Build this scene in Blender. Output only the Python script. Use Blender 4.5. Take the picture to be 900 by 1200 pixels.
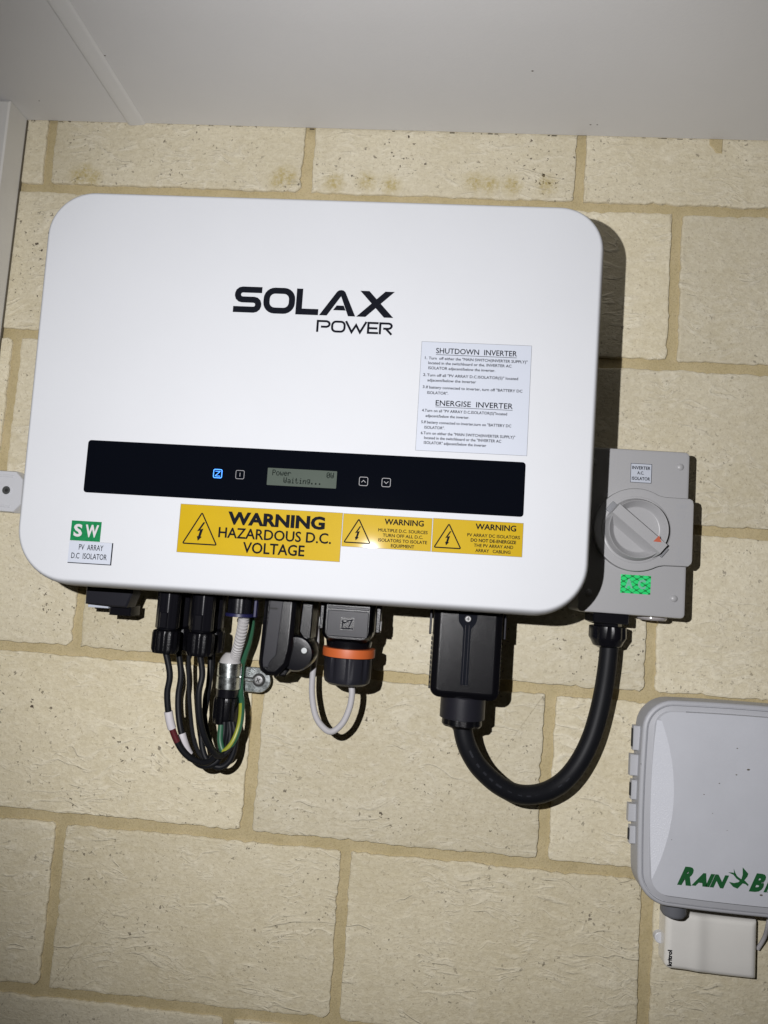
import bpy, bmesh, math, random
from math import sin, cos, pi, radians
from mathutils import Vector, Matrix

# ---------------------------------------------------------------- clearing, camera, world, light
for o in list(bpy.data.objects):
    bpy.data.objects.remove(o, do_unlink=True)
sc = bpy.context.scene
COL = sc.collection
RX = (0.995573, 0.062073, 0.07058)
RY = (0.064498, 0.095061, -0.99338)
RZ = (-0.068372, 0.993534, 0.090637)
CAM = Vector((0.46448, -0.74984, -0.41431))
cd = bpy.data.cameras.new("camera")
cam = bpy.data.objects.new("camera", cd)
COL.objects.link(cam)
cd.sensor_fit = 'HORIZONTAL'
cd.sensor_width = 36.0
cd.lens = 33.48
cd.clip_start = 0.01
cd.clip_end = 100.0
cam.matrix_world = Matrix(((RX[0], -RY[0], -RZ[0], CAM.x), (RX[1], -RY[1], -RZ[1], CAM.y),
                           (RX[2], -RY[2], -RZ[2], CAM.z), (0, 0, 0, 1)))
sc.camera = cam

w = bpy.data.worlds.new("World")
sc.world = w
w.use_nodes = True
bg = w.node_tree.nodes['Background']
bg.inputs[0].default_value = (1.0, 0.86, 0.60, 1)      # dim warm porch light of the night around
bg.inputs[1].default_value = 0.017

ld = bpy.data.lights.new("phone_flash", 'SPOT')         # the flash beside the phone's lens
ld.energy = 24.0
ld.color = (1.0, 0.985, 0.995)
ld.shadow_soft_size = 0.003
ld.spot_size = radians(106)
ld.spot_blend = 0.66
flash = bpy.data.objects.new("phone_flash", ld)
COL.objects.link(flash)
FL = Vector((0.363, -0.75, -0.371))
flash.location = FL
flash.rotation_euler = (Vector((0.445, 0.0, -0.325)) - FL).to_track_quat('-Z', 'Y').to_euler()

vs = sc.view_settings
vs.view_transform = 'Standard'
vs.look = 'None'
vs.exposure = 0.0
vs.gamma = 1.0
vs.use_curve_mapping = False

# ---------------------------------------------------------------- helpers
rnd = random.Random(7)


def tag(o, label=None, cat=None, group=None, kind=None):
    if label: o['label'] = label
    if cat: o['category'] = cat
    if group: o['group'] = group
    if kind: o['kind'] = kind
    return o


def root(name, x, d, z, label, cat, group=None, rot=0.0):
    o = bpy.data.objects.new(name, None)
    COL.objects.link(o)
    o.empty_display_size = 0.02
    o.location = (x, -d, z)
    o.rotation_euler = (0, rot, 0)
    tag(o, label, cat, group)
    return o


def org(o):
    """World origin of the thing an object belongs to."""
    while o is not None and o.parent is not None:
        o = o.parent
    return Vector((0, 0, 0)) if o is None else o.location.copy()


class G:
    """Vertex / face collector; points are (x, distance from wall, z)."""
    def __init__(self):
        self.v, self.f = [], []

    def add(self, vs_, fs):
        n = len(self.v)
        self.v += [tuple(p) for p in vs_]
        self.f += [tuple(i + n for i in f) for f in fs]
        return self

    def rings(self, rs, cap0=True, cap1=True, closed=True):
        n = len(rs[0])
        vs_ = [p for r in rs for p in r]
        fs = []
        for k in range(len(rs) - 1):
            for i in range(n if closed else n - 1):
                j = (i + 1) % n
                fs.append((k * n + i, k * n + j, (k + 1) * n + j, (k + 1) * n + i))
        if cap0: fs.append(tuple(range(n))[::-1])
        if cap1: fs.append(tuple((len(rs) - 1) * n + i for i in range(n)))
        return self.add(vs_, fs)

    def slab(self, outline, prof, back=True):
        """prof: list of (inset, distance from wall)."""
        return self.rings([[(p[0], d, p[1]) for p in offset(outline, ins)] for ins, d in prof], cap0=back)

    def box(self, x0, x1, d0, d1, z0, z1, b=0.0006):
        return self.slab([(x0, z0), (x1, z0), (x1, z1), (x0, z1)],
                         [(b, d0), (0, d0 + b), (0, d1 - b), (b, d1)])

    def flat(self, outline, d):
        n = len(outline)
        return self.add([(p[0], d, p[1]) for p in outline], [tuple(range(n))])

    def tube(self, pts, r, n=14, caps=True):
        pts = [Vector(p) for p in pts]
        rs = r if isinstance(r, (list, tuple)) else [r] * len(pts)
        t0 = (pts[1] - pts[0]).normalized()
        ref = Vector((0, 1, 0)) if abs(t0.y) < .9 else Vector((1, 0, 0))
        u = t0.cross(ref).normalized()
        out = []
        for i, p in enumerate(pts):
            a = pts[max(i - 1, 0)]
            b = pts[min(i + 1, len(pts) - 1)]
            t = (b - a).normalized()
            u = (u - t * u.dot(t)).normalized()
            v = t.cross(u)
            out.append([tuple(p + (u * cos(2 * pi * k / n) + v * sin(2 * pi * k / n)) * rs[i]) for k in range(n)])
        return self.rings(out, caps, caps)

    def lathe(self, x, d, prof, n=28, ribs=0, ribd=0.0, cut=None):
        """vertical axis at (x, d); prof list of (radius, z)."""
        out = []
        for (r, z) in prof:
            ring = []
            for k in range(n):
                a = 2 * pi * k / n
                rr = r
                if ribs and (cut is None or cut[0] <= z <= cut[1]):
                    rr = r - (ribd if (k % (n // ribs)) in (0, 1) else 0)
                ring.append((x + rr * cos(a), d + rr * sin(a), z))
            out.append(ring)
        return self.rings(out)

    def disc(self, x, z, prof, n=40, squash=1.0):
        """axis out of the wall at (x, z); prof list of (radius, distance)."""
        return self.rings([[(x + r * cos(2 * pi * k / n), d, z + r * squash * sin(2 * pi * k / n)) for k in range(n)]
                           for r, d in prof])

    def ribbon(self, pts, w_, d, closed=False):
        """flat printed line in the plane d."""
        n = len(pts)
        P = [Vector(p) for p in pts]
        L, R = [], []
        for i in range(n):
            a = P[(i - 1) % n] if (closed or i > 0) else None
            b = P[(i + 1) % n] if (closed or i < n - 1) else None
            d1 = (P[i] - a).normalized() if a is not None else None
            d2 = (b - P[i]).normalized() if b is not None else None
            if d1 is None: d1 = d2
            if d2 is None: d2 = d1
            n1 = Vector((-d1.y, d1.x)); n2 = Vector((-d2.y, d2.x))
            m = (n1 + n2)
            m = m.normalized() if m.length > 1e-6 else n1
            s = min(2.5, 1 / max(m.dot(n1), .3)) * w_ / 2
            L.append(P[i] + m * s); R.append(P[i] - m * s)
        vs_ = [(p.x, d, p.y) for p in L] + [(p.x, d, p.y) for p in R]
        fs = [(i, (i + 1) % n, n + (i + 1) % n, n + i) for i in range(n if closed else n - 1)]
        return self.add(vs_, fs)

    def map(self, fn, i0=0):
        self.v[i0:] = [fn(*p) for p in self.v[i0:]]
        return self

    def obj(self, name, mat, parent=None, smooth=True, local=False, angle=35):
        me = bpy.data.meshes.new(name)
        o0 = Vector((0, 0, 0)) if local else org(parent)
        me.from_pydata([(x - o0.x, -d - o0.y, z - o0.z) for x, d, z in self.v], [], self.f)
        me.materials.append(mat)
        bm = bmesh.new()
        bm.from_mesh(me)
        if smooth != 'flat':
            bmesh.ops.recalc_face_normals(bm, faces=bm.faces)
        for e in bm.edges:
            if len(e.link_faces) == 2 and e.calc_face_angle(0) > radians(angle):
                e.smooth = False
        for f in bm.faces:
            f.smooth = True
        bm.to_mesh(me)
        bm.free()
        o = bpy.data.objects.new(name, me)
        COL.objects.link(o)
        if parent is not None:
            o.parent = parent
        if smooth is True:
            wn = o.modifiers.new('weighted', 'WEIGHTED_NORMAL')
            wn.keep_sharp = True
            wn.weight = 80
        return o


def offset(poly, ins):
    if abs(ins) < 1e-9: return list(poly)
    n = len(poly)
    area = sum(poly[i][0] * poly[(i + 1) % n][1] - poly[(i + 1) % n][0] * poly[i][1] for i in range(n))
    s = 1 if area > 0 else -1
    out = []
    for i in range(n):
        a = Vector(poly[i - 1]); p = Vector(poly[i]); b = Vector(poly[(i + 1) % n])
        d1 = (p - a).normalized(); d2 = (b - p).normalized()
        n1 = Vector((-d1.y, d1.x)) * s; n2 = Vector((-d2.y, d2.x)) * s
        m = (n1 + n2).normalized()
        k = ins / max(m.dot(n1), .5)
        q = p + m * k
        out.append((q.x, q.y))
    return out


def rrect(x0, x1, z0, z1, r, n=7, rs=None):
    """rounded rectangle; rs = radii (BR, TR, TL, BL)"""
    rs = rs or (r, r, r, r)
    out = []
    for (cx, cz, a0, q) in ((x1, z0, -90, rs[0]), (x1, z1, 0, rs[1]), (x0, z1, 90, rs[2]), (x0, z0, 180, rs[3])):
        sx = -1 if cx == x1 else 1
        sz = 1 if cz == z0 else -1
        for k in range(n + 1):
            a = radians(a0 + 90 * k / n)
            out.append((cx + sx * q + q * cos(a), cz + sz * q + q * sin(a)))
    return out


def spline(pts, m=8):
    """Catmull-Rom through points"""
    P = [Vector(p) for p in pts]
    P = [P[0] * 2 - P[1]] + P + [P[-1] * 2 - P[-2]]
    out = []
    for i in range(1, len(P) - 2):
        for k in range(m):
            t = k / m
            a, b, c, e = P[i - 1], P[i], P[i + 1], P[i + 2]
            out.append(0.5 * ((2 * b) + (c - a) * t + (2 * a - 5 * b + 4 * c - e) * t * t + (3 * b - a - 3 * c + e) * t ** 3))
    out.append(P[-2])
    return out


def at(px, py, d):
    """the point of the place seen at photograph pixel (px, py), d metres off the wall"""
    u, v = (px - 450) / 837.0, (py - 600) / 837.0
    r = [u * RX[i] + v * RY[i] + RZ[i] for i in range(3)]
    t = (-d - CAM.y) / r[1]
    return (CAM.x + t * r[0], d, CAM.z + t * r[2])


def letters(g, s, x0, x1, zb, h, d, bold=0.0, spc=1.0, shear=0.0):
    """one line of type from x0 to x1 on baseline zb, cap height h, flat in plane d"""
    cu = bpy.data.curves.new("type", 'FONT')
    cu.body = s
    cu.size = 1.0
    soft = bold < .03
    cu.offset = 0.0 if soft else bold
    cu.space_character = spc
    cu.resolution_u = 3
    cu.shear = shear
    ob = bpy.data.objects.new("type", cu)
    COL.objects.link(ob)
    bpy.context.view_layer.update()
    me = bpy.data.meshes.new_from_object(ob.evaluated_get(bpy.context.evaluated_depsgraph_get()))
    xs = [v.co.x for v in me.vertices]
    a, b = min(xs), max(xs)
    kx = (x1 - x0) / (b - a)
    kz = h / CAPH
    for q, (sx, sz) in enumerate(((0, 0), (1, 0), (-1, 0), (0, 1), (0, -1)) if soft and bold > 0 else ((0, 0),)):
        g.add([(x0 + (v.co.x - a) * kx + sx * bold * kz, d + q * .000012, zb + v.co.y * kz + sz * bold * kz) for v in me.vertices],
              [tuple(p.vertices) for p in me.polygons])
    bpy.data.objects.remove(ob, do_unlink=True)
    bpy.data.curves.remove(cu)
    bpy.data.meshes.remove(me)
    return g


def cap_height():
    cu = bpy.data.curves.new("type", 'FONT')
    cu.body = "H"
    ob = bpy.data.objects.new("type", cu)
    COL.objects.link(ob)
    bpy.context.view_layer.update()
    me = bpy.data.meshes.new_from_object(ob.evaluated_get(bpy.context.evaluated_depsgraph_get()))
    h = max(v.co.y for v in me.vertices)
    bpy.data.objects.remove(ob, do_unlink=True)
    return h


CAPH = cap_height()

# ---------------------------------------------------------------- materials


def mat(name, col, rough=0.5, metal=0.0, spec=0.5, bump=0.0, bscale=800.0, var=0.0, vscale=30.0, coat=0.0, emit=0.0,
        trans=0.0):
    m = bpy.data.materials.new(name)
    m.use_nodes = True
    nt = m.node_tree
    b = nt.nodes['Principled BSDF']
    b.inputs['Base Color'].default_value = (*col, 1)
    b.inputs['Roughness'].default_value = rough
    b.inputs['Metallic'].default_value = metal
    b.inputs['Specular IOR Level'].default_value = spec
    b.inputs['Coat Weight'].default_value = coat
    b.inputs['Coat Roughness'].default_value = 0.08
    b.inputs['Transmission Weight'].default_value = trans
    if emit:
        b.inputs['Emission Color'].default_value = (*col, 1)
        b.inputs['Emission Strength'].default_value = emit
    tc = nt.nodes.new('ShaderNodeTexCoord')
    if bump:
        nz = nt.nodes.new('ShaderNodeTexNoise')
        nz.inputs['Scale'].default_value = bscale
        nz.inputs['Detail'].default_value = 3
        nt.links.new(tc.outputs['Object'], nz.inputs['Vector'])
        bp = nt.nodes.new('ShaderNodeBump')
        bp.inputs['Strength'].default_value = 1.0
        bp.inputs['Distance'].default_value = bump
        nt.links.new(nz.outputs['Fac'], bp.inputs['Height'])
        nt.links.new(bp.outputs['Normal'], b.inputs['Normal'])
    if var:
        nz = nt.nodes.new('ShaderNodeTexNoise')
        nz.inputs['Scale'].default_value = vscale
        nz.inputs['Detail'].default_value = 6
        nz.inputs['Roughness'].default_value = .65
        nt.links.new(tc.outputs['Object'], nz.inputs['Vector'])
        mr = nt.nodes.new('ShaderNodeMapRange')
        mr.inputs['From Min'].default_value = .3
        mr.inputs['From Max'].default_value = .7
        mr.inputs['To Min'].default_value = 1 - var
        mr.inputs['To Max'].default_value = 1 + var
        nt.links.new(nz.outputs['Fac'], mr.inputs['Value'])
        vm = nt.nodes.new('ShaderNodeVectorMath')
        vm.operation = 'SCALE'
        vm.inputs[0].default_value = col
        nt.links.new(mr.outputs['Result'], vm.inputs['Scale'])
        nt.links.new(vm.outputs['Vector'], b.inputs['Base Color'])
        mr2 = nt.nodes.new('ShaderNodeMapRange')
        mr2.inputs['To Min'].default_value = max(0, rough - var * .6)
        mr2.inputs['To Max'].default_value = min(1, rough + var * .6)
        nt.links.new(nz.outputs['Fac'], mr2.inputs['Value'])
        nt.links.new(mr2.outputs['Result'], b.inputs['Roughness'])
    return m


class N:
    """tiny node-graph writer"""
    def __init__(self, m):
        self.nt = m.node_tree

    def n(self, t, **kw):
        x = self.nt.nodes.new(t)
        for k, v in kw.items():
            if k.startswith('i_'):
                x.inputs[k[2:].replace('_', ' ')].default_value = v
            else:
                setattr(x, k, v)
        return x

    def put(self, sock, v):
        if hasattr(v, 'links') or isinstance(v, bpy.types.NodeSocket):
            self.nt.links.new(v, sock)
        else:
            sock.default_value = v

    def math(self, op, a, b=0.0, c=0.0, clamp=False):
        x = self.nt.nodes.new('ShaderNodeMath')
        x.operation = op
        x.use_clamp = clamp
        for i, v in enumerate((a, b, c)):
            self.put(x.inputs[i], v)
        return x.outputs[0]

    def rng(self, v, a, b, c=0.0, d=1.0, smooth=False):
        x = self.nt.nodes.new('ShaderNodeMapRange')
        if smooth: x.interpolation_type = 'SMOOTHSTEP'
        self.put(x.inputs['Value'], v)
        for k, q in zip(('From Min', 'From Max', 'To Min', 'To Max'), (a, b, c, d)):
            self.put(x.inputs[k], q)
        return x.outputs[0]

    def noise(self, vec, s, det=4, ro=.5, dist=0.0):
        x = self.nt.nodes.new('ShaderNodeTexNoise')
        self.put(x.inputs['Vector'], vec)
        x.inputs['Scale'].default_value = s
        x.inputs['Detail'].default_value = det
        x.inputs['Roughness'].default_value = ro
        x.inputs['Distortion'].default_value = dist
        return x.outputs['Fac']

    def vmul(self, v, k):
        x = self.nt.nodes.new('ShaderNodeVectorMath')
        x.operation = 'MULTIPLY'
        self.put(x.inputs[0], v)
        self.put(x.inputs[1], k)
        return x.outputs[0]

    def vadd(self, v, k):
        x = self.nt.nodes.new('ShaderNodeVectorMath')
        x.operation = 'ADD'
        self.put(x.inputs[0], v)
        self.put(x.inputs[1], k)
        return x.outputs[0]

    def mix(self, f, a, b, mode='MIX'):
        x = self.nt.nodes.new('ShaderNodeMix')
        x.data_type = 'RGBA'
        x.blend_type = mode
        self.put(x.inputs[0], f)
        self.put(x.inputs[6], a if not isinstance(a, tuple) else (*a, 1))
        self.put(x.inputs[7], b if not isinstance(b, tuple) else (*b, 1))
        return x.outputs[2]


STAINS = [at(100, 203, 0), at(92, 207, 0), at(327, 211, 0), at(333, 206, 0), at(391, 214, 0), at(574, 216, 0), at(641, 217, 0),
          at(458, 217, 0), at(430, 213, 0), at(600, 217, 0), at(556, 213, 0), at(338, 208, 0), at(108, 209, 0)]


def brick_material():
    m = bpy.data.materials.new("cream_brick")
    m.use_nodes = True
    k = N(m)
    b = m.node_tree.nodes['Principled BSDF']
    tc = k.n('ShaderNodeTexCoord').outputs['Object']
    oi = k.n('ShaderNodeObjectInfo')
    rv = k.n('ShaderNodeCombineXYZ')
    k.put(rv.inputs[0], k.math('MULTIPLY', oi.outputs['Random'], 37.0))
    k.put(rv.inputs[1], k.math('MULTIPLY', oi.outputs['Random'], 11.0))
    k.put(rv.inputs[2], k.math('MULTIPLY', oi.outputs['Random'], 71.0))
    v = k.vadd(tc, rv.outputs[0])
    # warp for drag marks
    wn = k.n('ShaderNodeTexNoise', i_Scale=14.0, i_Detail=2.0)
    k.put(wn.inputs['Vector'], v)
    warp = k.vmul(k.vadd(wn.outputs['Color'], (-.5, -.5, -.5)), (.03, .0, .045))
    vw = k.vadd(v, warp)
    vs_ = k.vmul(vw, (1.0, 1.0, 3.3))                       # stretched sideways
    big = k.noise(v, 9, 5, .6)
    mid = k.noise(vs_, 55, 5, .62)
    fine = k.noise(v, 420, 4, .7)
    peb = k.noise(k.vmul(k.vadd(v, (3, 5, 7)), (1, 1, 1.5)), 190, 3, .6, .6)
    # creases: thin ridged lines, kept where a patch mask allows
    cr = k.noise(vs_, 16, 3, .5, .6)
    ridge = k.math('SUBTRACT', 1.0, k.rng(k.math('ABSOLUTE', k.math('SUBTRACT', cr, .5)), 0.0, .055, smooth=True))
    mask = k.rng(k.noise(v, 22, 2, .5), .50, .60)
    crease = k.math('MULTIPLY', ridge, mask)
    cr2 = k.noise(vs_, 34, 3, .5, .8)
    ridge2 = k.math('SUBTRACT', 1.0, k.rng(k.math('ABSOLUTE', k.math('SUBTRACT', cr2, .52)), 0.0, .075, smooth=True))
    mask2 = k.rng(k.noise(v, 30, 2, .5), .54, .62)
    crease2 = k.math('MULTIPLY', ridge2, mask2)
    # iron specks: dots of several sizes
    def specks(scale, rad, keep, vec):
        vo = k.n('ShaderNodeTexVoronoi', i_Scale=scale)
        k.put(vo.inputs['Vector'], vec)
        sep = k.n('ShaderNodeSeparateColor')
        k.put(sep.inputs[0], vo.outputs['Color'])
        r = k.math('MULTIPLY', k.math('SUBTRACT', sep.outputs[0], keep), rad / (1 - keep))
        return k.rng(k.math('SUBTRACT', r, vo.outputs['Distance']), -.005, .03)
    jag = k.vadd(v, k.vmul(k.vadd(k.n('ShaderNodeTexNoise', i_Scale=260.0).outputs['Color'], (-.5, -.5, -.5)), (.0, .0, .0)))
    jn = k.n('ShaderNodeTexNoise', i_Scale=380.0, i_Detail=2.0)
    k.put(jn.inputs['Vector'], v)
    jag = k.vadd(v, k.vmul(k.vadd(jn.outputs['Color'], (-.5, -.5, -.5)), (.007, .007, .007)))
    s1 = specks(140, .30, .84, k.vmul(jag, (1, 1, 1.25)))
    s2 = specks(280, .36, .72, k.vadd(jag, (3.1, .7, 1.9)))
    s3 = specks(80, .15, .80, k.vadd(k.vmul(jag, (1, 1, .8)), (5, 2, 9)))
    s4 = specks(430, .40, .70, k.vadd(jag, (1.1, 4.7, 2.9)))
    r2 = k.math('FRACT', k.math('MULTIPLY', oi.outputs['Random'], 13.7))
    r3 = k.math('FRACT', k.math('MULTIPLY', oi.outputs['Random'], 29.3))
    dens = k.math('MULTIPLY', k.rng(k.noise(v, 18, 2, .5), .42, .62, .10, 1.0), k.rng(r2, 0, 1, .55, 1.15))
    sp = k.math('MULTIPLY', k.math('MAXIMUM', k.math('MAXIMUM', s1, s3), k.math('MULTIPLY', s2, .8)), dens)
    cramt = k.rng(r3, 0, 1, .35, 1.15)
    crease = k.math('MULTIPLY', crease, cramt)
    crease2 = k.math('MULTIPLY', crease2, cramt)
    # colours
    c = k.mix(k.rng(big, .32, .68), (.60, .54, .385), (.69, .635, .485))
    c = k.mix(k.rng(mid, .35, .7, 0.0, .5), c, (.71, .66, .53))
    c = k.mix(k.math('MULTIPLY', k.rng(fine, .52, .72), .35), c, (.36, .30, .20))
    c = k.mix(k.math('MULTIPLY', k.math('MAXIMUM', crease, crease2), .45), c, (.80, .755, .63))
    c = k.mix(k.rng(peb, .36, .62, .22, 0.0), c, (.37, .31, .20))
    c = k.mix(k.rng(peb, .55, .75, 0.0, .22), c, (.76, .71, .58))
    c = k.mix(k.math('MULTIPLY', s4, .38), c, (.25, .19, .12))
    c = k.mix(k.math('MULTIPLY', sp, .88), c, (.075, .055, .04))
    # each brick a little different
    vr = k.rng(oi.outputs['Random'], 0, 1, .90, 1.06)
    hu = k.rng(k.math('FRACT', k.math('MULTIPLY', oi.outputs['Random'], 7.3)), 0, 1, 0.0, .5)
    c = k.mix(hu, c, k.mix(1.0, c, (1.0, .97, .88), 'MULTIPLY'))
    sc_ = k.n('ShaderNodeVectorMath', operation='SCALE')
    k.put(sc_.inputs[0], c)
    k.put(sc_.inputs['Scale'], vr)
    c = sc_.outputs[0]
    # ochre blooms on a few spots of the top course
    geo = k.n('ShaderNodeNewGeometry').outputs['Position']
    st = None
    for p in STAINS:
        dn = k.n('ShaderNodeVectorMath', operation='DISTANCE')
        k.put(dn.inputs[0], geo)
        dn.inputs[1].default_value = (p[0], 0, p[2])
        q = k.rng(dn.outputs['Value'], .017, .001, smooth=True)
        st = q if st is None else k.math('MAXIMUM', st, q)
    stn = k.math('MULTIPLY', st, k.rng(k.noise(geo, 190, 5, .75), .33, .68))
    c = k.mix(k.math('MULTIPLY', stn, .95), c, (.36, .27, .055))
    k.put(b.inputs['Base Color'], c)
    b.inputs['Roughness'].default_value = .86
    b.inputs['Specular IOR Level'].default_value = .3
    h = k.math('MULTIPLY', mid, .00024)
    h = k.math('ADD', h, k.math('MULTIPLY', big, .0020))
    h = k.math('ADD', h, k.math('MULTIPLY', peb, .00070))
    h = k.math('ADD', h, k.math('MULTIPLY', fine, .00018))
    h = k.math('ADD', h, k.math('MULTIPLY', k.math('MAXIMUM', crease, k.math('MULTIPLY', crease2, .7)), .00050))
    h = k.math('ADD', h, k.math('MULTIPLY', k.math('MULTIPLY', k.rng(cr, .47, .53, smooth=True), mask), .00035))
    h = k.math('SUBTRACT', h, k.math('MULTIPLY', sp, .0004))
    bp = k.n('ShaderNodeBump')
    bp.inputs['Strength'].default_value = 1.0
    bp.inputs['Distance'].default_value = 1.0
    k.put(bp.inputs['Height'], h)
    k.put(b.inputs['Normal'], bp.outputs[0])
    return m


def mortar_material():
    m = bpy.data.materials.new("mortar")
    m.use_nodes = True
    k = N(m)
    b = m.node_tree.nodes['Principled BSDF']
    g = k.n('ShaderNodeNewGeometry').outputs['Position']
    a = k.noise(g, 28, 5, .6)
    f = k.noise(g, 700, 4, .75)
    c = k.mix(k.rng(a, .3, .7), (.44, .365, .20), (.53, .445, .265))
    c = k.mix(k.math('MULTIPLY', k.rng(k.noise(g, 170, 4, .7), .5, .75), .4), c, (.55, .46, .30))
    c = k.mix(k.math('MULTIPLY', k.rng(f, .50, .68), .55), c, (.26, .20, .11))
    k.put(b.inputs['Base Color'], c)
    b.inputs['Roughness'].default_value = .92
    b.inputs['Specular IOR Level'].default_value = .2
    bp = k.n('ShaderNodeBump')
    bp.inputs['Strength'].default_value = 1.0
    bp.inputs['Distance'].default_value = 1.0
    k.put(bp.inputs['Height'], k.math('ADD', k.math('MULTIPLY', f, .0005), k.math('MULTIPLY', k.noise(g, 60, 3), .0008)))
    k.put(b.inputs['Normal'], bp.outputs[0])
    return m


M = dict(
    brick=brick_material(), mortar=mortar_material(),
    paint=mat('soffit_paint', (.61, .605, .595), .55, bump=.00012, bscale=260, var=.025, vscale=6),
    post=mat('post_paint', (.62, .61, .58), .45, bump=.0001, bscale=200, var=.04, vscale=14),
    fibro=mat('soffit_board', (.60, .595, .59), .6, bump=.0001, bscale=300, var=.02, vscale=5),
    shell=mat('white_powder_coat', (.52, .534, .558), .68, bump=.00005, bscale=1400, spec=.25, var=.012, vscale=9),
    casting=mat('grey_casting', (.09, .09, .10), .5, bump=.0001, bscale=900),
    panel=mat('black_acrylic', (.0022, .0028, .005), .05, spec=.15),
    lcd=mat('lcd_glass', (.070, .085, .072), .10, spec=.12, var=.03, vscale=60),
    lcdink=mat('lcd_ink', (.006, .009, .008), .8, spec=.0),
    icon=mat('icon_print', (.20, .20, .21), .5),
    blueicon=mat('lit_blue_icon', (.05, .28, 1.0), .5, emit=1.1),
    ink=mat('black_ink', (.006, .007, .011), .7, spec=.05),
    paper=mat('white_vinyl', (.445, .475, .54), .6, bump=.00003, bscale=300),
    yellow=mat('yellow_vinyl', (.42, .28, .006), .5, coat=.04, spec=.08, bump=.00012, bscale=55, var=.03, vscale=40),
    green=mat('green_tape', (.006, .17, .055), .35, var=.18, vscale=400),
    edge=mat('dark_edge', (.05, .05, .06), .6),
    bplastic=mat('black_plastic', (.003, .003, .0042), .27, bump=.00014, bscale=1400, spec=.28),
    bmatte=mat('charcoal_plastic', (.012, .012, .0165), .40, bump=.00010, bscale=1500, spec=.25),
    bgloss=mat('black_nylon', (.005, .005, .007), .22, bump=.00003, bscale=500, spec=.4),
    rubber=mat('black_cable_sheath', (.0065, .007, .009), .5, bump=.00005, bscale=600, spec=.18),
    cableprint=mat('cable_print', (.022, .024, .032), .6),
    darkblue=mat('dark_blue_plastic', (.010, .010, .05), .4),
    orange=mat('orange_ring', (.45, .095, .022), .5, bump=.00005, bscale=900),
    gcable=mat('grey_cable_sheath', (.40, .39, .40), .5, bump=.00004, bscale=500),
    gconduit=mat('grey_conduit', (.40, .39, .39), .55),
    greenwire=mat('green_earth_wire', (.022, .095, .05), .45),
    yellowwire=mat('yellow_earth_stripe', (.26, .28, .03), .4),
    redwire=mat('dark_red_wire', (.075, .010, .014), .4),
    sleeve=mat('white_cable_marker', (.50, .48, .50), .5),
    zinc=mat('zinc_steel', (.62, .66, .66), .27, metal=1.0, bump=.00012, bscale=260, var=.22, vscale=160),
    steel=mat('steel_screw', (.26, .26, .26), .55, metal=1.0, bump=.0002, bscale=500),
    grey=mat('grey_enclosure', (.345, .345, .352), .38, bump=.00003, bscale=700),
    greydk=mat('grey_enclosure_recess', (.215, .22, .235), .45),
    red=mat('orange_red_print', (.45, .10, .05), .5),
    clear=mat('pale_clear_plastic', (.55, .52, .52), .15, trans=.4),
    rblid=mat('blue_grey_lid', (.405, .412, .438), .5, bump=.00005, bscale=900, var=.02, vscale=25),
    rbface=mat('pale_grey_lid_face', (.49, .502, .54), .5, bump=.00006, bscale=900, var=.03, vscale=25),
    rbcres=mat('lit_satin_facet', (.55, .565, .61), .34, bump=.00025, bscale=1100),  # paler than the face: flash caught by the tilted facet, put into its colour
    rbdark=mat('dark_grey_foot', (.12, .125, .14), .5),
    rbgreen=mat('dark_green_print', (.008, .085, .022), .5),
    hinge=mat('pale_hinge', (.43, .437, .46), .45),
    beige=mat('off_white_gloss', (.74, .725, .685), .16, bump=.00003, bscale=300, var=.02, vscale=30, coat=.3),
    tab=mat('white_bracket', (.60, .61, .64), .4),
    hole=mat('dark_recess', (.02, .02, .02), .8),
    screw=mat('grey_screw', (.22, .23, .23), .4, metal=.8),
    ground=mat('concrete_paving', (.30, .28, .25), .85, bump=.0006, bscale=90, var=.15, vscale=12),
    dirt_shade=mat('dark_dirt_and_shade', (.10, .085, .06), .9),  # specks and grime, also the painted shadow gap under the soffit
)


def reflective_tape():
    m = bpy.data.materials.new("scale_reflective_tape")
    m.use_nodes = True
    k = N(m)
    b = m.node_tree.nodes['Principled BSDF']
    tc = k.n('ShaderNodeTexCoord').outputs['Object']
    sx = k.n('ShaderNodeSeparateXYZ')
    k.put(sx.inputs[0], tc)
    # rows of lens-shaped cells
    px, pz = .0082, .0052
    fz = k.math('DIVIDE', sx.outputs[2], pz)
    fx = k.math('DIVIDE', sx.outputs[0], px)
    a = k.math('COSINE', k.math('MULTIPLY', k.math('ADD', fx, fz), pi))
    c = k.math('COSINE', k.math('MULTIPLY', k.math('SUBTRACT', fx, fz), pi))
    h = k.math('MULTIPLY', k.math('ABSOLUTE', a), k.math('ABSOLUTE', c))
    e = k.rng(h, .02, .32)
    nz = k.noise(tc, 130, 3)
    col = k.mix(e, (.004, .10, .02), (.02, .62, .16))
    col = k.mix(k.rng(nz, .55, .7, 0, .5), col, (.10, .85, .35))
    k.put(b.inputs['Base Color'], col)
    b.inputs['Roughness'].default_value = .35
    return m


M['tape'] = reflective_tape()

# ---------------------------------------------------------------- setting: paving, wall, soffit, post
GZ = -2.1
g = G()
g.add([(-30, -.25, GZ), (30, -.25, GZ), (30, 40, GZ), (-30, 40, GZ)], [(0, 1, 2, 3)])
tag(g.obj('ground', M['ground'], smooth='flat'), kind='structure')

H, W = .172, .300
OFF = {0: 0.0, 1: .1043, 2: -.011, 3: .0938, 4: .2951, 5: .0991, 6: .292}
WX0, WX1 = -.62, 1.60

g = G()
g.slab([(WX0, GZ), (WX1, GZ), (WX1, .35), (WX0, .35)], [(0, -.11), (0, -.0036)])
wall = g.obj('brick_wall', M['mortar'])
tag(wall, 'cream textured brick wall with wide sandy mortar joints carrying all the equipment', 'wall')


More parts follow.
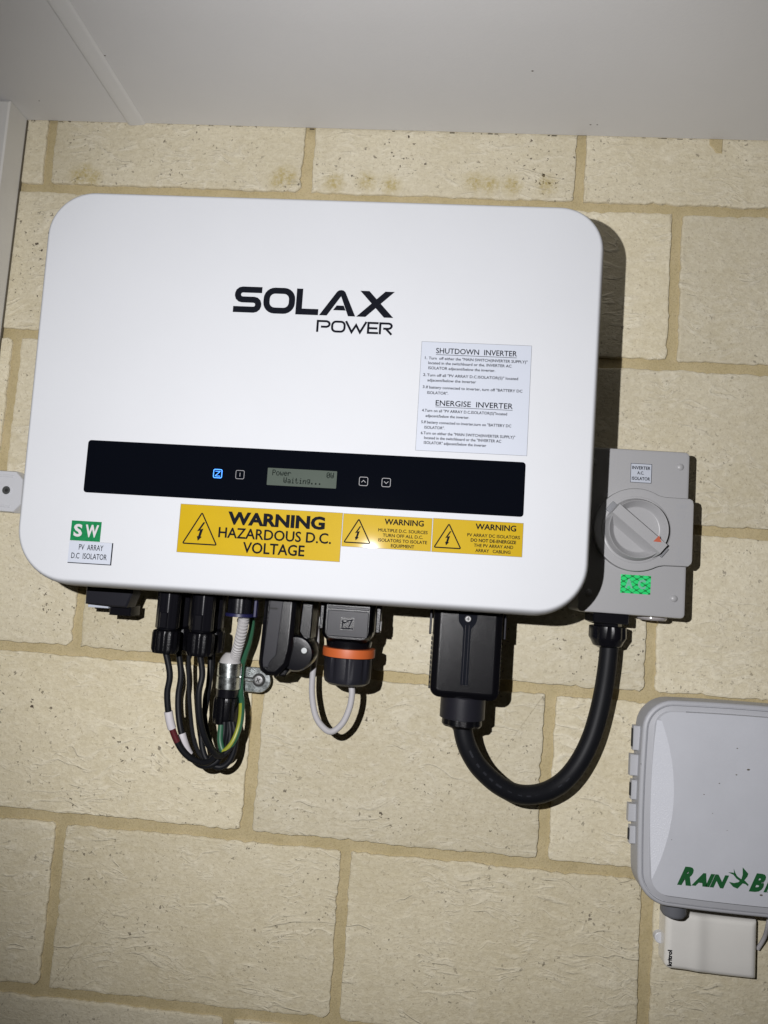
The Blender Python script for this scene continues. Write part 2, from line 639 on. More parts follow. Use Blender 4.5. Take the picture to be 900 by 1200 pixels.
def brick_mesh(seed):
    r = random.Random(seed)
    bw, bh = (W - .0112) / 2, (H - .0108) / 2
    base = rrect(-bw, bw, -bh, bh, r.uniform(.002, .006), 2, [r.uniform(.0015, .007) for _ in range(4)])
    # add points along the edges and jitter them
    out = []
    n = len(base)
    for i in range(n):
        a, b = Vector(base[i]), Vector(base[(i + 1) % n])
        L = (b - a).length
        m = max(1, int(L / .0045))
        for j in range(m):
            out.append(a.lerp(b, j / m))
    ph = [r.uniform(0, 6.28) for _ in range(6)]
    res = []
    for q in out:
        s = q.x * 40 + q.y * 55
        k = .0004 * sin(s + ph[0]) + .0004 * sin(2.7 * s + ph[1]) + .0003 * sin(9.1 * s + ph[2]) + r.uniform(-.00045, .00045) - (.0010 if r.random() < .05 else 0)
        d = Vector((q.x / bw, q.y / bh))
        dx = (1 if abs(d.x) > .985 else 0) * (1 if d.x > 0 else -1)
        dz = (1 if abs(d.y) > .975 else 0) * (1 if d.y > 0 else -1)
        res.append((q.x + dx * k, q.y + dz * k))
    g = G()
    g.slab(res, [(0, -.012), (0, -.0014), (.0007, -.0003), (.0022, 0.0)], back=False)
    me = bpy.data.meshes.new('brick')
    me.from_pydata([(x, -d, z) for x, d, z in g.v], [], g.f)
    me.materials.append(M['brick'])
    for p in me.polygons: p.use_smooth = False
    bm = bmesh.new(); bm.from_mesh(me)
    bmesh.ops.recalc_face_normals(bm, faces=bm.faces)
    bm.to_mesh(me); bm.free()
    return me


BM = [brick_mesh(s) for s in range(10)]
for r in range(0, 13):
    off = OFF.get(r, .0968 if r % 2 else .2935)
    zc = H / 2 - r * H
    n0 = -3
    for n in range(n0, 6):
        xc = off + n * W + W / 2
        if xc - W / 2 < WX0 - .01 or xc + W / 2 > WX1 + .01: continue
        if zc - H / 2 < GZ - .02: continue
        o = bpy.data.objects.new('brick', BM[rnd.randrange(10)])
        COL.objects.link(o)
        o.parent = wall
        o.location = (xc + rnd.uniform(-.0006, .0006), rnd.uniform(-.0007, .0007), zc + rnd.uniform(-.0005, .0005))
        o.rotation_euler = (0, rnd.choice((0, pi)) + rnd.uniform(-.0016, .0016), 0)
# a smear of mortar stuck on a top brick
p = at(838, 171, .0006)
g = G().slab([(p[0] - .006, p[2] + .008), (p[0] - .006, p[2] + .001), (p[0] - .002, p[2] - .003), (p[0] + .001, p[2] - .008),
              (p[0] + .0075, p[2] - .0085), (p[0] + .008, p[2] + .008)], [(0, -.001), (0, .0006), (.0008, .0012)])
g.obj('mortar_smear', M['mortar'], wall)

# soffit: two boards and the joint cover between them
SZ = .0795
sof = root('eave_soffit', .3, .45, SZ, 'flat pale grey eave soffit above the brick wall with one narrow joint strip', 'soffit')
g = G().add([], [])
def plate(x0, x1, d0, d1, z0, z1, m, name, parent, b=.0006):
    return G().box(x0, x1, d0, d1, z0, z1, b).obj(name, m, parent)
plate(-.62, .0965, .0012, .95, SZ, SZ + .006, M['fibro'], 'soffit_board', sof)
plate(.1025, 1.6, .0012, .95, SZ, SZ + .006, M['fibro'], 'soffit_board', sof)
# joint cover: shallow strip with a half-round edge, running out from the wall
sec = [(.0893, SZ + .001), (.0893, SZ - .0008), (.0905, SZ - .0022), (.0930, SZ - .0030), (.0985, SZ - .0026), (.1060, SZ - .0018), (.1085, SZ - .0014), (.1100, SZ - .0003), (.1100, SZ + .001)]
G().rings([[(x, d, z) for x, z in sec] for d in (.0010, .2, .95)]).obj('joint_strip', M['paint'], sof)
# dark flecks painting in the thin shadow gap under the soffit edge
g = G()
rr = random.Random(3)
for i in range(26):
    x = rr.uniform(-.028, .80)
    L = rr.uniform(.001, .006)
    g.box(x, x + L, -.0005, rr.uniform(.0006, .0012), SZ - rr.uniform(.0003, .0009), SZ - .0001, .0001)
dg = g.obj('gap_shade', M['dirt_shade'], sof)
dg['kind'] = 'stuff'
# specks on the soffit
g = G()
for (px, py, rad) in ((123, 65, .0007), (624, 83, .0008), (692, 146, .0007), (46, 118, .0006), (700, 146, .0006)):
    u, v = (px - 450) / 837.0, (py - 600) / 837.0
    ray = [u * RX[i] + v * RY[i] + RZ[i] for i in range(3)]
    t = (SZ - CAM.z) / ray[2]
    X, Y = CAM.x + t * ray[0], CAM.y + t * ray[1]
    g.add([(X + rad * cos(a) * 1.6, -Y + rad * sin(a), SZ - .0002) for a in [k * pi / 4 for k in range(8)]], [tuple(range(8))])
sp = g.obj('insect_speck', M['dirt_shade'], sof, smooth='flat')
sp['kind'] = 'stuff'

# painted post at the left
post = root('trim_post', -.08, 0, GZ, 'grey painted vertical post fixed against the bricks at the left edge under the soffit', 'post')
G().box(-.130, -.0292, -.0005, .036, GZ, SZ - .0004, .0016).obj('post_board', M['post'], post)
G().box(-.0292, -.0284, -.0005, .003, GZ, SZ - .001, .0002).obj('sealant_bead', M['dirt_shade'], post)

# ---------------------------------------------------------------- inverter
TH = .008
IC = (.3465, -.2575)


def toL(x, z):
    dx, dz = x - IC[0], z - IC[1]
    return (dx + TH * dz, dz - TH * dx)


inv = root('solar_inverter', IC[0], 0, IC[1], 'large white solar inverter with black display strip and yellow warning stickers on the brick wall',
           'inverter', rot=-TH)


def bil(u, v):
    """unit square to the measured outline of the front cover"""
    TL, TR, BR, BL = Vector((-.2544, .1823)), Vector((.2594, .1803)), Vector((.2548, -.1868)), Vector((-.2508, -.1868))
    q = (TL * (1 - u) + TR * u) * v + (BL * (1 - u) + BR * u) * (1 - v)
    return (q.x, q.y)


CW, CH = .508, .368
cover0 = rrect(0, CW, 0, CH, .05, 14, (.050, .046, .050, .054))
cover = [bil(x / CW, z / CH) for x, z in cover0]
g = G()
prof = [(.004, .088), (.0012, .092), (.0003, .105)]
E_ = .0075
for k in range(0, 13):
    a = pi / 2 * k / 12
    prof.append((E_ * (1 - cos(a) ** .85) if k < 12 else E_, .118 + (.1500 - .118) * sin(a)))
g.slab(cover, [(i_ + .0042, d_) for i_, d_ in prof])
g.obj('front_cover', M['shell'], inv, local=True, angle=50)
# casting behind, fins
back = [bil(.03 + .94 * x / CW, .05 + .92 * z / CH) for x, z in rrect(0, CW, 0, CH, .03, 6)]
body = G().slab(back, [(.002, .022), (0, .024), (0, .0885)]).obj('rear_casting', M['casting'], inv, local=True)
for i in range(24):
    x = -.21 + i * .0183
    G().box(x, x + .0025, .006, .0225, -.15, .15, .0004).obj('cooling_fin', M['casting'], inv, local=True)
G().box(-.12, .12, -.0004, .006, .05, .11, .001).obj('wall_plate', M['casting'], inv, local=True)

FD = .1500          # front face


def sticker(name, x0, x1, z0, z1, m, d=FD + .0002, r=.0, lab=None, edge=False, tilt=0.0):
    """sticker outline given in the inverter's own plane"""
    g = G()
    ol = [(x0, z0), (x1, z0), (x1, z1), (x0, z1)] if r == 0 else rrect(x0, x1, z0, z1, r, 5)
    g.slab(ol, [(0, d - .0003), (0, d)])
    o = g.obj(name, m, inv, smooth='flat', local=True)
    if lab: o['label'] = lab
    if edge:
        G().ribbon(offset(ol, .0001), .00022, d + .0001, closed=True).obj('sticker_edge', M['edge'], o, local=True, smooth='flat')
    return o


def textL(parent, m, lines, x0, ztop, ux, uz, d, extra=None):
    """lines: (string, u0, u1, vbase, cap height, bold); units from the sticker's top-left corner"""
    g = G()
    for (s, u0, u1, vb, h, bd) in lines:
        letters(g, s, x0 + u0 * ux, x0 + u1 * ux, ztop - vb * uz, h * uz, d, bd)
    if extra: extra(g)
    return g.obj('lettering', m, parent, smooth='flat', local=True)


# logo, drawn stroke by stroke in units of 1/849 of its width
lx, lz = toL(.2775, -.1917)
k_ = .1418 / 849
LD = FD + .00015


def U(pts): return [(lx + x * k_, lz + z * k_) for x, z in pts]


def arc_rect(x0, x1, z0, z1, r): return U(rrect(x0, x1, z0, z1, r, 6))


g = G()
g.ribbon(U([(149, 124), (46, 124), (34, 121), (25, 113), (21, 102), (21, 92), (25, 81), (34, 73), (46, 70), (108, 70), (120, 67), (129, 59),
            (133, 48), (133, 38), (129, 27), (120, 19), (108, 16), (0, 16)]), 33 * k_, LD)
g.ribbon(arc_rect(176, 311, 16, 124, 44), 33 * k_, LD, True)
g.ribbon(U([(350, 140), (350, 16), (454, 16)]), 33 * k_, LD)
g.flat(U([(459, 0), (500, 0), (569, 106), (569, 140), (556, 138), (546, 130)]), LD)
g.flat(U([(569, 106), (612, 0), (650, 0), (590, 130), (580, 138), (569, 140)]), LD)
g.flat(U([(531, 30), (549, 56), (586, 56), (598, 30)]), LD + .00001)
g.flat(U([(668, 140), (716, 140), (849, 0), (800, 0)]), LD + .00002)
g.flat(U([(800, 140), (849, 140), (703, 0), (655, 0)]), LD)
s_ = 11.5 * k_
zt, zb_, zm = -31, -84, -59
g.ribbon(U([(456, -90), (456, zt), (503, zt), (513, -35), (518, -42), (518, -50), (513, -57), (503, -61), (474, -61)]), s_, LD)
g.ribbon(arc_rect(533, 598, zb_, zt, 20), s_, LD, True)
g.ribbon(U([(604, -26), (636, -84), (658, -46), (680, -84), (711, -26)]), s_, LD + .00001)
g.ribbon(U([(775, zt), (722, zt), (722, zb_), (775, zb_)]), s_, LD)
g.ribbon(U([(727, zm), (770, zm)]), s_, LD)
g.ribbon(U([(784, -90), (784, zt), (828, zt), (838, -34), (843, -41), (843, -48), (838, -55), (828, -59), (800, -59)]), s_, LD)
g.ribbon(U([(815, -60), (845, -90)]), s_, LD + .00001)
g.obj('printed_logo', M['ink'], inv, smooth='flat', local=True)

# display strip
a0 = toL(.1600, -.3130); a1 = toL(.5397, -.3562)
SX0, SX1, SZ1, SZ0 = a0[0], a1[0], a0[1] - .0001, a1[1] - .0001
DS = FD + .0006
g = G().slab(rrect(SX0, SX1, SZ0, SZ1, .0028, 5), [(0, FD - .001), (0, DS - .0002), (.0002, DS)])
strip = g.obj('display_panel', M['panel'], inv, local=True)
b0 = toL(.3210, -.3280); b1 = toL(.3810, -.3424)
G().slab(rrect(b0[0], b1[0], b1[1], b0[1], .0006, 3), [(0, DS - .0002), (0, DS + .00015)]).obj('lcd_screen', M['lcd'], strip, local=True)
FONT = {'P': "11110 10001 10001 11110 10000 10000 10000", 'o': "00000 00000 01110 10001 10001 10001 01110",
        'w': "00000 00000 10001 10001 10101 10101 01010", 'e': "00000 00000 01110 10001 11111 10000 01110",
        'r': "00000 00000 10110 11001 10000 10000 10000", '0': "01110 10001 10011 10101 11001 10001 01110",
        'W': "10001 10001 10001 10101 10101 10101 01010", 'a': "00000 00000 01110 00001 01111 10001 01111",
        'i': "00100 00000 01100 00100 00100 00100 01110", 't': "01000 01000 11100 01000 01000 01001 00110",
        'n': "00000 00000 10110 11001 10001 10001 10001", 'g': "00000 01111 10001 10001 01111 00001 01110",
        '.': "00000 00000 00000 00000 00000 01100 01100", ' ': "00000 " * 7}
g = G()
cw, ch = .00335, .0056
for row, s in enumerate(("Power         0W", "   Waiting...   ")):
    for i, chh in enumerate(s):
        for y, bits in enumerate(FONT[chh].split()):
            for x, bit in enumerate(bits):
                if bit == '1':
                    X = b0[0] + .0042 + i * cw + x * cw / 6
                    Z = b0[1] - .0014 - row * .0062 - y * ch / 8
                    q = cw / 4.9
                    g.flat([(X, Z - ch / 8.6), (X + q, Z - ch / 8.6), (X + q, Z), (X, Z)], DS + .00025)
g.obj('lettering', M['lcdink'], strip, smooth='flat', local=True)
DI = DS + .0001
for i, (X, Z) in enumerate(((.2777, -.3358), (.2972, -.3355), (.4040, -.3347), (.4233, -.3345))):
    x, z = toL(X, Z)
    g = G()
    s = .0036
    g.ribbon(rrect(x - s, x + s, z - s, z + s, .0012, 4), .00045 if i else .0007, DI, True)
    if i == 0:
        g.ribbon([(x - .0022, z + .002), (x + .0018, z + .002)], .0005, DI)
        g.ribbon([(x + .0022, z + .0022), (x - .0022, z - .0022)], .0006, DI + .00002)
        g.ribbon([(x - .0016, z - .0021), (x + .0022, z - .0021)], .0005, DI)
    elif i == 1:
        g.ribbon([(x, z + .0016), (x, z - .0016)], .0005, DI)
    else:
        q = .0009 if i == 2 else -.0009
        g.ribbon([(x - .0018, z - q), (x, z + q), (x + .0018, z - q)], .00045, DI)
    o = g.obj('touch_button', M['blueicon'] if i == 0 else M['icon'], strip, smooth='flat', local=True)
    if i == 0: o['label'] = 'lit blue touch button'

# instruction sheet
q0 = toL(.4453, -.2101); q1 = toL(.5400, -.3046)
sheet = sticker('instruction_sheet', q0[0], q1[0], q1[1], q0[1], M['paper'], edge=True, lab='white instruction sheet')
ux, uz = .0947 / 782, .0945 / 767
T1, T2 = 37, 19
TB = .014
LN = [("SHUTDOWN  INVERTER", 106, 674, 81, T1, .010),
      ("1.", 30, 46, 126, T2, TB), ('Turn  off either the "MAIN SWITCH(INVERTER SUPPLY)"', 57, 750, 127, T2, TB),
      ("located in the switchboard or the. INVERTER AC", 56, 640, 161, T2, TB), ("ISOLATOR adjacent/below the inverter.", 58, 528, 197, T2, TB),
      ('2.', 24, 46, 247, T2, TB), ('Turn off all "PV ARRAY D.C.ISOLATOR(S)" located', 52, 690, 248, T2, TB),
      ("adjacent/below the inverter", 56, 398, 284, T2, TB),
      ('3.', 26, 46, 333, T2, TB), ('If battery connected to inverter, turn off "BATTERY DC', 50, 724, 334, T2, TB), ('ISOLATOR".', 60, 208, 373, T2, TB),
      ("ENERGISE  INVERTER", 124, 662, 452, T1, .010),
      ('4.Turn on all "PV ARRAY D.C.ISOLATOR(S)"located', 30, 625, 499, T2, TB), ("adjacent/below the inverter.", 58, 364, 536, T2, TB),
      ('5.If battery connected to inverter,turn on "BATTERY DC', 30, 658, 581, T2, TB), ('ISOLATOR".', 55, 196, 618, T2, TB),
      ('6.Turn on either the "MAIN SWITCH(INVERTER SUPPLY)"', 32, 688, 658, T2, TB),
      ('located in the switchboard or the "INVERTER AC', 57, 594, 691, T2, TB), ('ISOLATOR" adjacent/below the inverter', 57, 492, 725, T2, TB)]


def underl(g):
    for (u0, u1, v) in ((106, 674, 91), (124, 662, 462)):
        g.ribbon([(q0[0] + u0 * ux, q0[1] - v * uz), (q0[0] + u1 * ux, q0[1] - v * uz)], 3.2 * uz, FD + .00042)


textL(sheet, M['ink'], LN, q0[0], q0[1], ux, uz, FD + .0004, underl)


def warn_mark(g, x0, zt, ux, uz, ap, lf, rt, w_, d):
    P = [(x0 + u * ux, zt - v * uz) for u, v in (ap, rt, lf)]
    tri = []
    for i in range(3):
        a, p, b = Vector(P[i - 1]), Vector(P[i]), Vector(P[(i + 1) % 3])
        r = w_ * .9
        tri += [tuple(p + (a - p).normalized() * r), tuple(p + ((a - p).normalized() + (b - p).normalized()) * r * .32),
                tuple(p + (b - p).normalized() * r)]
    g.ribbon(tri, w_, d, True)
    cx = (P[1][0] + P[2][0]) / 2
    hz = P[0][1] - P[2][1]
    s = hz
    zb = P[2][1]
    pts = [(.07, .70), (-.115, .40), (-.02, .43), (-.07, .22), (-.105, .25), (-.065, .10), (.06, .235), (.015, .235), (.085, .50), (-.01, .465), (.13, .70)]
    pts = [(cx + x * s, zb + z * s) for x, z in pts]
    # bolt as three convex pieces
    g.flat([pts[0], pts[1], pts[9], pts[10]], d)
    g.flat([pts[1], pts[2], pts[8], pts[9]], d)
    g.flat([pts[2], pts[3], pts[7], pts[8]], d)
    g.flat([pts[4], pts[5], pts[6]], d + .00001)


w0 = toL(.2478, -.3638); w1 = toL(.3888, -.4043)
o = sticker('warning_label', w0[0], w1[0], w1[1], w0[1], M['yellow'], d=FD + .0003, edge=True, lab='largest yellow warning sticker')
ux, uz = .141 / 820, .0408 / 241
textL(o, M['ink'], [("WARNING", 245, 733, 87, 58, .045), ("HAZARDOUS D.C.", 205, 768, 158, 50, .018), ("VOLTAGE", 334, 640, 228, 52, .018)],
      w0[0], w0[1], ux, uz, FD + .0005,
      lambda g: warn_mark(g, w0[0], w0[1], ux, uz, (113, 40), (27, 199), (198, 199), 6.5 * ux, FD + .0005))
for (c0, c1, title, lns) in (
        ((.3890, -.3629), (.4646, -.3903), (192, 370),
         (("MULTIPLE D.C. SOURCES", 165, 390), ("TURN OFF ALL D.C.", 187, 370), ("ISOLATORS TO ISOLATE", 168, 390), ("EQUIPMENT", 227, 333))),
        ((.4650, -.3620), (.5404, -.3898), (194, 375),
         (("PV ARRAY DC ISOLATORS", 158, 394), ("DO NOT DE-ENERGIZE", 175, 378), ("THE PV ARRAY AND", 190, 366), ("ARRAY   CABLING", 198, 355)))):
    e0 = toL(*c0); e1 = toL(*c1)
    o = sticker('warning_label', e0[0], e1[0], e1[1], e0[1], M['yellow'], edge=True)
    o['label'] = 'middle yellow warning sticker' if title[0] == 192 else 'right-hand yellow warning sticker'
    a, b = .0756 / 410, .0276 / 144
    L = [("WARNING", title[0], title[1], 38, 24, .028)]
    for j, (s, u0, u1) in enumerate(lns):
        L.append((s, u0, u1, (71, 93, 115, 137)[j] - (0 if title[0] == 192 else 0), 13.5, (.029 if s.startswith("DO") else .018)))
    textL(o, M['ink'], L, e0[0], e0[1], a, b, FD + .0004,
          lambda g: warn_mark(g, e0[0], e0[1], a, b, (73, 22), (11, 127), (131, 127), 5.5 * a, FD + .0004))

# green SW tape and white plate under it
e0 = toL(.1530, -.3844); e1 = toL(.1798, -.4014)
o = sticker('green_label', e0[0], e1[0], e1[1], e0[1], M['green'])
g = G()
letters(g, "S", e0[0] + .0026, e0[0] + .0102, e1[1] + .0040, .0098, FD + .0004, .035)
letters(g, "W", e0[0] + .0130, e0[0] + .0248, e1[1] + .0040, .0098, FD + .0004, .035)
g.obj('lettering', M['sleeve'], o, smooth='flat', local=True)
e0 = toL(.1533, -.4021); e1 = toL(.1913, -.4202)
o = sticker('engraved_label', e0[0], e1[0], e1[1], e0[1], M['paper'], d=FD + .0010)
o2 = G().box(e0[0] - .0001, e1[0] + .0007, FD - .0002, FD + .0006, e1[1] - .0007, e0[1] + .0001, .0001).obj('label_backing', M['ink'], o, local=True)
g = G()
letters(g, "PV  ARRAY", e0[0] + .0090, e0[0] + .0306, e1[1] + .0112, .0047, FD + .0012, .004)
letters(g, "D.C  ISOLATOR", e0[0] + .0030, e0[0] + .0345, e1[1] + .0036, .0047, FD + .0012, .004)
g.obj('lettering', M['ink'], o, smooth='flat', local=True)

# DC switch knob under the left end of the inverter
g = G().slab([(-.2135, -.1895), (-.2130, -.2010), (-.1855, -.2022), (-.1720, -.2022), (-.1672, -.1880), (-.1672, -.165), (-.2135, -.165)],
             [(.001, .050), (0, .052), (0, .072), (.0015, .0735)])
sw = g.obj('dc_switch', M['bmatte'], inv, local=True)
G().box(-.2135, -.193, .048, .066, -.2045, -.2012, .0005).obj('switch_marking', M['paper'], sw, local=True)
G().box(-.1935, -.172, .038, .062, -.2110, -.2015, .001).obj('switch_grip', M['bgloss'], sw, local=True)

# ---------------------------------------------------------------- plug-in solar connectors and their leads
gl = at(266, 850, .055)


def lead(g, pts, r, m=8, n=12):
    return g.tube(spline(pts, m), r, n)


def A(*pts): return [at(*p) for p in pts]


conn = []
specs = [
    # x, D, lead path, name/label, red tail?, sleeve pixel range
    (.2265, .096, A((199, 790, .096), (196, 812, .096), (197.5, 835, .095), (202, 855, .092), (212, 877, .088), (226, 890, .082), (243, 893, .072), (257, 880, .060), (262, 860, .055), (263, 846, .053)),
     'front left black solar plug whose lead carries the upper white marker', (834, 854)),
    (.2265, .062, A((212, 790, .066), (209, 815, .072), (209.5, 840, .076), (214, 864, .078), (222, 884, .074), (236, 897, .068), (252, 894, .062), (263, 878, .056), (267, 862, .055), (268, 846, .053)),
     'rear left black solar plug whose lead carries the lower white marker', (853, 878)),
    (.2590, .096, A((237, 790, .096), (233, 812, .098), (234, 840, .096), (240, 864, .090), (249, 880, .080), (257, 886, .070), (266, 880, .062), (270, 862, .056), (269, 846, .053)),
     'front right black solar plug with unmarked black lead', None),
    (.2590, .062, A((246, 790, .064), (243, 815, .060), (238, 845, .058), (236, 868, .060), (242, 890, .062), (257, 899, .060), (270, 890, .058), (276, 868, .056), (273, 846, .053)),
     'rear right black solar plug half hidden behind its neighbour', None)]
for (X, D, path, lab, slv) in specs:
    t = root('solar_plug', X, D, -.44, lab, 'solar connector', 'solar plugs under the inverter')
    prof = [(.0085, -.425), (.0106, -.4255), (.0106, -.4745), (.0098, -.4755)]
    G().lathe(X, D, prof, 32, ribs=8, ribd=.0007).obj('plug_body', M['bgloss'], t)
    G().box(X - .0035, X + .0035, D + .0095, D + .0125, -.4745, -.4600, .0008).obj('lock_tab', M['bgloss'], t)
    prof = [(.0086, -.4750), (.0090, -.4760), (.0120, -.4775), (.0126, -.4800), (.0126, -.4940), (.0112, -.4975), (.0045, -.4985)]
    G().lathe(X, D, prof, 48, ribs=12, ribd=.0010, cut=(-.495, -.4776)).obj('gland_nut', M['bplastic'], t)
    pts = [(X, D, -.494)] + path
    o = lead(G(), pts, .0029).obj('lead', M['rubber'], t)
    if slv:
        sp_ = spline(pts, 16)
        z0, z1 = at(200, slv[0], D)[2], at(200, slv[1], D)[2]
        i0 = next(i for i, p in enumerate(sp_) if p.z <= z0)
        i1 = next(i for i, p in enumerate(sp_) if p.z <= z1)
        G().tube(sp_[i0:i1 + 1], .0038, 14).obj('white_marker', M['sleeve'], o)
        if slv[0] == 834:
            G().tube(sp_[i1:i1 + 12], .0030, 12).obj('red_insulation', M['redwire'], o)

for path, lab in (
        (A((222, 745, .050), (221, 790, .052), (223, 835, .056), (228, 870, .058), (238, 888, .058), (252, 884, .056), (260, 866, .054), (262, 848, .052)),
         'thin black lead furthest back in the bundle beside the rear solar plugs'),
        (A((250, 745, .050), (249, 785, .052), (240, 820, .060), (243, 858, .066), (254, 884, .068), (268, 880, .064), (275, 864, .058), (271, 848, .053)),
         'thin black lead crossing behind the others nearest the black gland')):
    t = root('thin_lead', path[0][0], path[0][1], path[0][2], lab, 'cable')
    G().tube(spline(path, 8), .0021, 10).obj('lead_sheath', M['rubber'], t)

# pushed-in blue-rimmed conduit entry, conduit, reducer
t = root('conduit', .285, .075, -.45, 'short grey ribbed flexible conduit dropping from the blue-rimmed entry into the metal clamp', 'conduit')
bx, bd = .2905, .085
G().lathe(bx, bd, [(.011, -.425), (.0118, -.4255), (.0118, -.4585), (.0100, -.4590)], 36, ribs=9, ribd=.0006).obj('entry_body', M['bgloss'], t)
G().lathe(bx, bd, [(.0120, -.4570), (.0133, -.4575), (.0133, -.4602), (.0100, -.4606)], 36).obj('blue_rim', M['darkblue'], t)
G().box(.3040, .3068, .080, .088, -.4600, -.4440, .0005).obj('blue_latch', M['darkblue'], t)
cp = A((286.5, 716, .082), (285, 730, .079), (281.5, 748, .069), (277.5, 763, .055), (275.5, 771, .047), (273.5, 778, .0445))
sp_ = spline(cp, 30)
rs = [.00455 + .0007 * (1 if (i % 6) < 3 else -1) for i in range(len(sp_))]
G().tube(sp_, rs, 16).obj('ribbed_tube', M['gconduit'], t)
cc = at(269, 792, .044)
G().lathe(cc[0] - .0005, .044, [(.0052, cc[2] + .0225), (.0075, cc[2] + .0200), (.0098, cc[2] + .0160), (.0106, cc[2] + .0120), (.0106, cc[2] - .0150), (.009, cc[2] - .0155)], 28).obj('reducer', M['gconduit'], t)

# black gland at the bottom of the clamp, wires go in from below
t = root('cable_gland', cc[0], .044, cc[2], 'black cable gland below the metal saddle clamp where the solar leads gather', 'cable gland')
gx, gz = cc[0] - .0005, at(265, 811, .044)[2]
zl = at(265, 851, .05)[2]
G().lathe(gx, .044, [(.0100, gz + .004), (.0108, gz + .0035), (.0108, gz - .004), (.0095, gz - .0045)], 28).obj('gland_body', M['bgloss'], t)
G().lathe(gx, .044, [(.0095, gz - .0040), (.0118, gz - .0046), (.0126, gz - .0080), (.0126, zl + .008), (.0112, zl + .002), (.0050, zl - .001)], 48, ribs=8,
          ribd=.0016, cut=(zl + .004, gz - .006)).obj('gland_nut', M['bplastic'], t)

# earth wire, green with a yellow flank
t = root('earth_wire', .285, .05, -.5, 'green and yellow earth wire curving round the right of the black gland', 'wire')
ep = A((296, 716, .055), (295, 735, .052), (292, 752, .046), (287, 768, .040), (283, 785, .034), (282, 808, .036), (283.5, 825, .046), (282, 845, .055), (277, 862, .060), (270, 874, .062), (262, 880, .062), (258, 868, .060), (259, 850, .055))
sp_ = spline(ep, 8)
wire = G().tube(sp_, .0029, 14).obj('wire_sheath', M['greenwire'], t)
half = sp_[int(len(sp_) * .50):int(len(sp_) * .84)]
G().tube([p + Vector((-.00055, .0009, 0)) for p in half], .0024, 12).obj('yellow_stripe', M['yellowwire'], wire)

# zinc saddle clamp
t = root('saddle_clamp', .29, .02, -.525, 'zinc plated metal saddle clamp with a crosshead screw at its right end', 'clamp')
bz0, bz1 = at(268, 808, .05)[2], at(272, 777.5, .05)[2]
# half band round the reducer
ring = []
for z, r in ((bz0, .0126), (bz0 + .0006, .0130), ((bz0 + bz1) / 2 - .0009, .0130), ((bz0 + bz1) / 2, .0122), ((bz0 + bz1) / 2 + .0009, .0130), (bz1 - .0006, .0130), (bz1, .0126)):
    row = []
    for k in range(25):
        a = radians(-70 + 320 * k / 24)
        row.append((cc[0] - .0005 + (r - .0012) * cos(a), .044 + (r - .0012) * sin(a), z))
    for k in reversed(range(25)):
        a = radians(-70 + 320 * k / 24)
        row.append((cc[0] - .0005 + (r - .0022) * cos(a), .044 + (r - .0022) * sin(a), z))
    ring.append(row)
G().rings(ring).obj('band', M['zinc'], t)
P0 = at(284, 781, .022); P1 = at(284, 810, .022); Pc = at(306, 797, .022)
hr = (P0[2] - P1[2]) / 2
zc = (P0[2] + P1[2]) / 2
ol = [(P0[0] - .006, zc - hr), (Pc[0] - .002, zc - hr - .0003)] + [(Pc[0] - .002 + (hr * .95) * cos(radians(a)), zc + (hr + .0003) * sin(radians(a))) for a in range(-75, 76, 15)] + [(Pc[0] - .002, zc + hr + .0003), (P0[0] - .006, zc + hr)]
G().slab(ol, [(.0004, .0195), (0, .020), (0, .0215), (.0005, .022)]).obj('foot_plate', M['zinc'], t)
Ps = at(303, 797, .023)
kh = [(P0[0] - .004, zc - .0021), (Ps[0] - .0062, zc - .0024)] + [(Ps[0] + .0068 * cos(radians(a)), Ps[2] + .0068 * sin(radians(a))) for a in range(-155, 156, 18)] + [(Ps[0] - .0062, zc + .0024), (P0[0] - .004, zc + .0021)]
G().slab(kh, [(0, .0218), (0, .02215)]).obj('slot', M['hole'], t)
G().box(P0[0] - .0045, Ps[0] - .0048, .022, .0245, zc - .0015, zc + .0015, .0004).obj('hook', M['zinc'], t)
scr = G().disc(Ps[0], Ps[2], [(.0052, .0215), (.0054, .0230), (.0046, .0245), (.003, .0252)], 28).obj('screw', M['steel'], t)
g = G()
g.ribbon([(Ps[0] - .0022, Ps[2] - .0012), (Ps[0] + .0022, Ps[2] + .0012)], .0009, .0253)
g.ribbon([(Ps[0] + .0012, Ps[2] - .0022), (Ps[0] - .0012, Ps[2] + .0022)], .0009, .02532)
g.obj('cross_slot', M['hole'], scr, smooth='flat')
# stand-off under the clamp so it reaches the bricks
G().box(P0[0] - .004, Pc[0] + .002, -.0005, .0197, zc - .006, zc + .006, .0006).obj('spacer', M['zinc'], t)

# ---------------------------------------------------------------- lockable bracket with round pivot, right of the clamp
t = root('locking_bracket', .33, .09, -.47, 'narrow black plastic bracket with a round pivot and small screw between clamp and orange-ringed plug', 'bracket')
g = G().slab([(.3165, -.425), (.3150, -.500), (.3172, -.5065), (.3230, -.5105), (.3330, -.5105), (.3420, -.5000), (.3450, -.4840), (.3455, -.425)][::-1],
             [(.001, .070), (0, .0715), (0, .0965), (.0028, .0995), (.0045, .1000)])
g.obj('bracket_arm', M['bplastic'], t)
G().slab([(.3225, -.430), (.3192, -.496), (.3200, -.5025), (.3245, -.5030), (.3262, -.4975), (.3312, -.4915), (.3345, -.430)][::-1],
         [(0, .0999), (0, .1004), (.0004, .1007)]).obj('front_strip', M['bmatte'], t)
G().box(.3222, .3292, .1007, .1011, -.4505, -.4490, .0001).obj('strip_notch', M['hole'], t)
G().disc(.3470, -.4900, [(.0150, .0600), (.0166, .0620), (.0166, .0880), (.0150, .0905), (.006, .0912)], 44).obj('pivot', M['bgloss'], t)
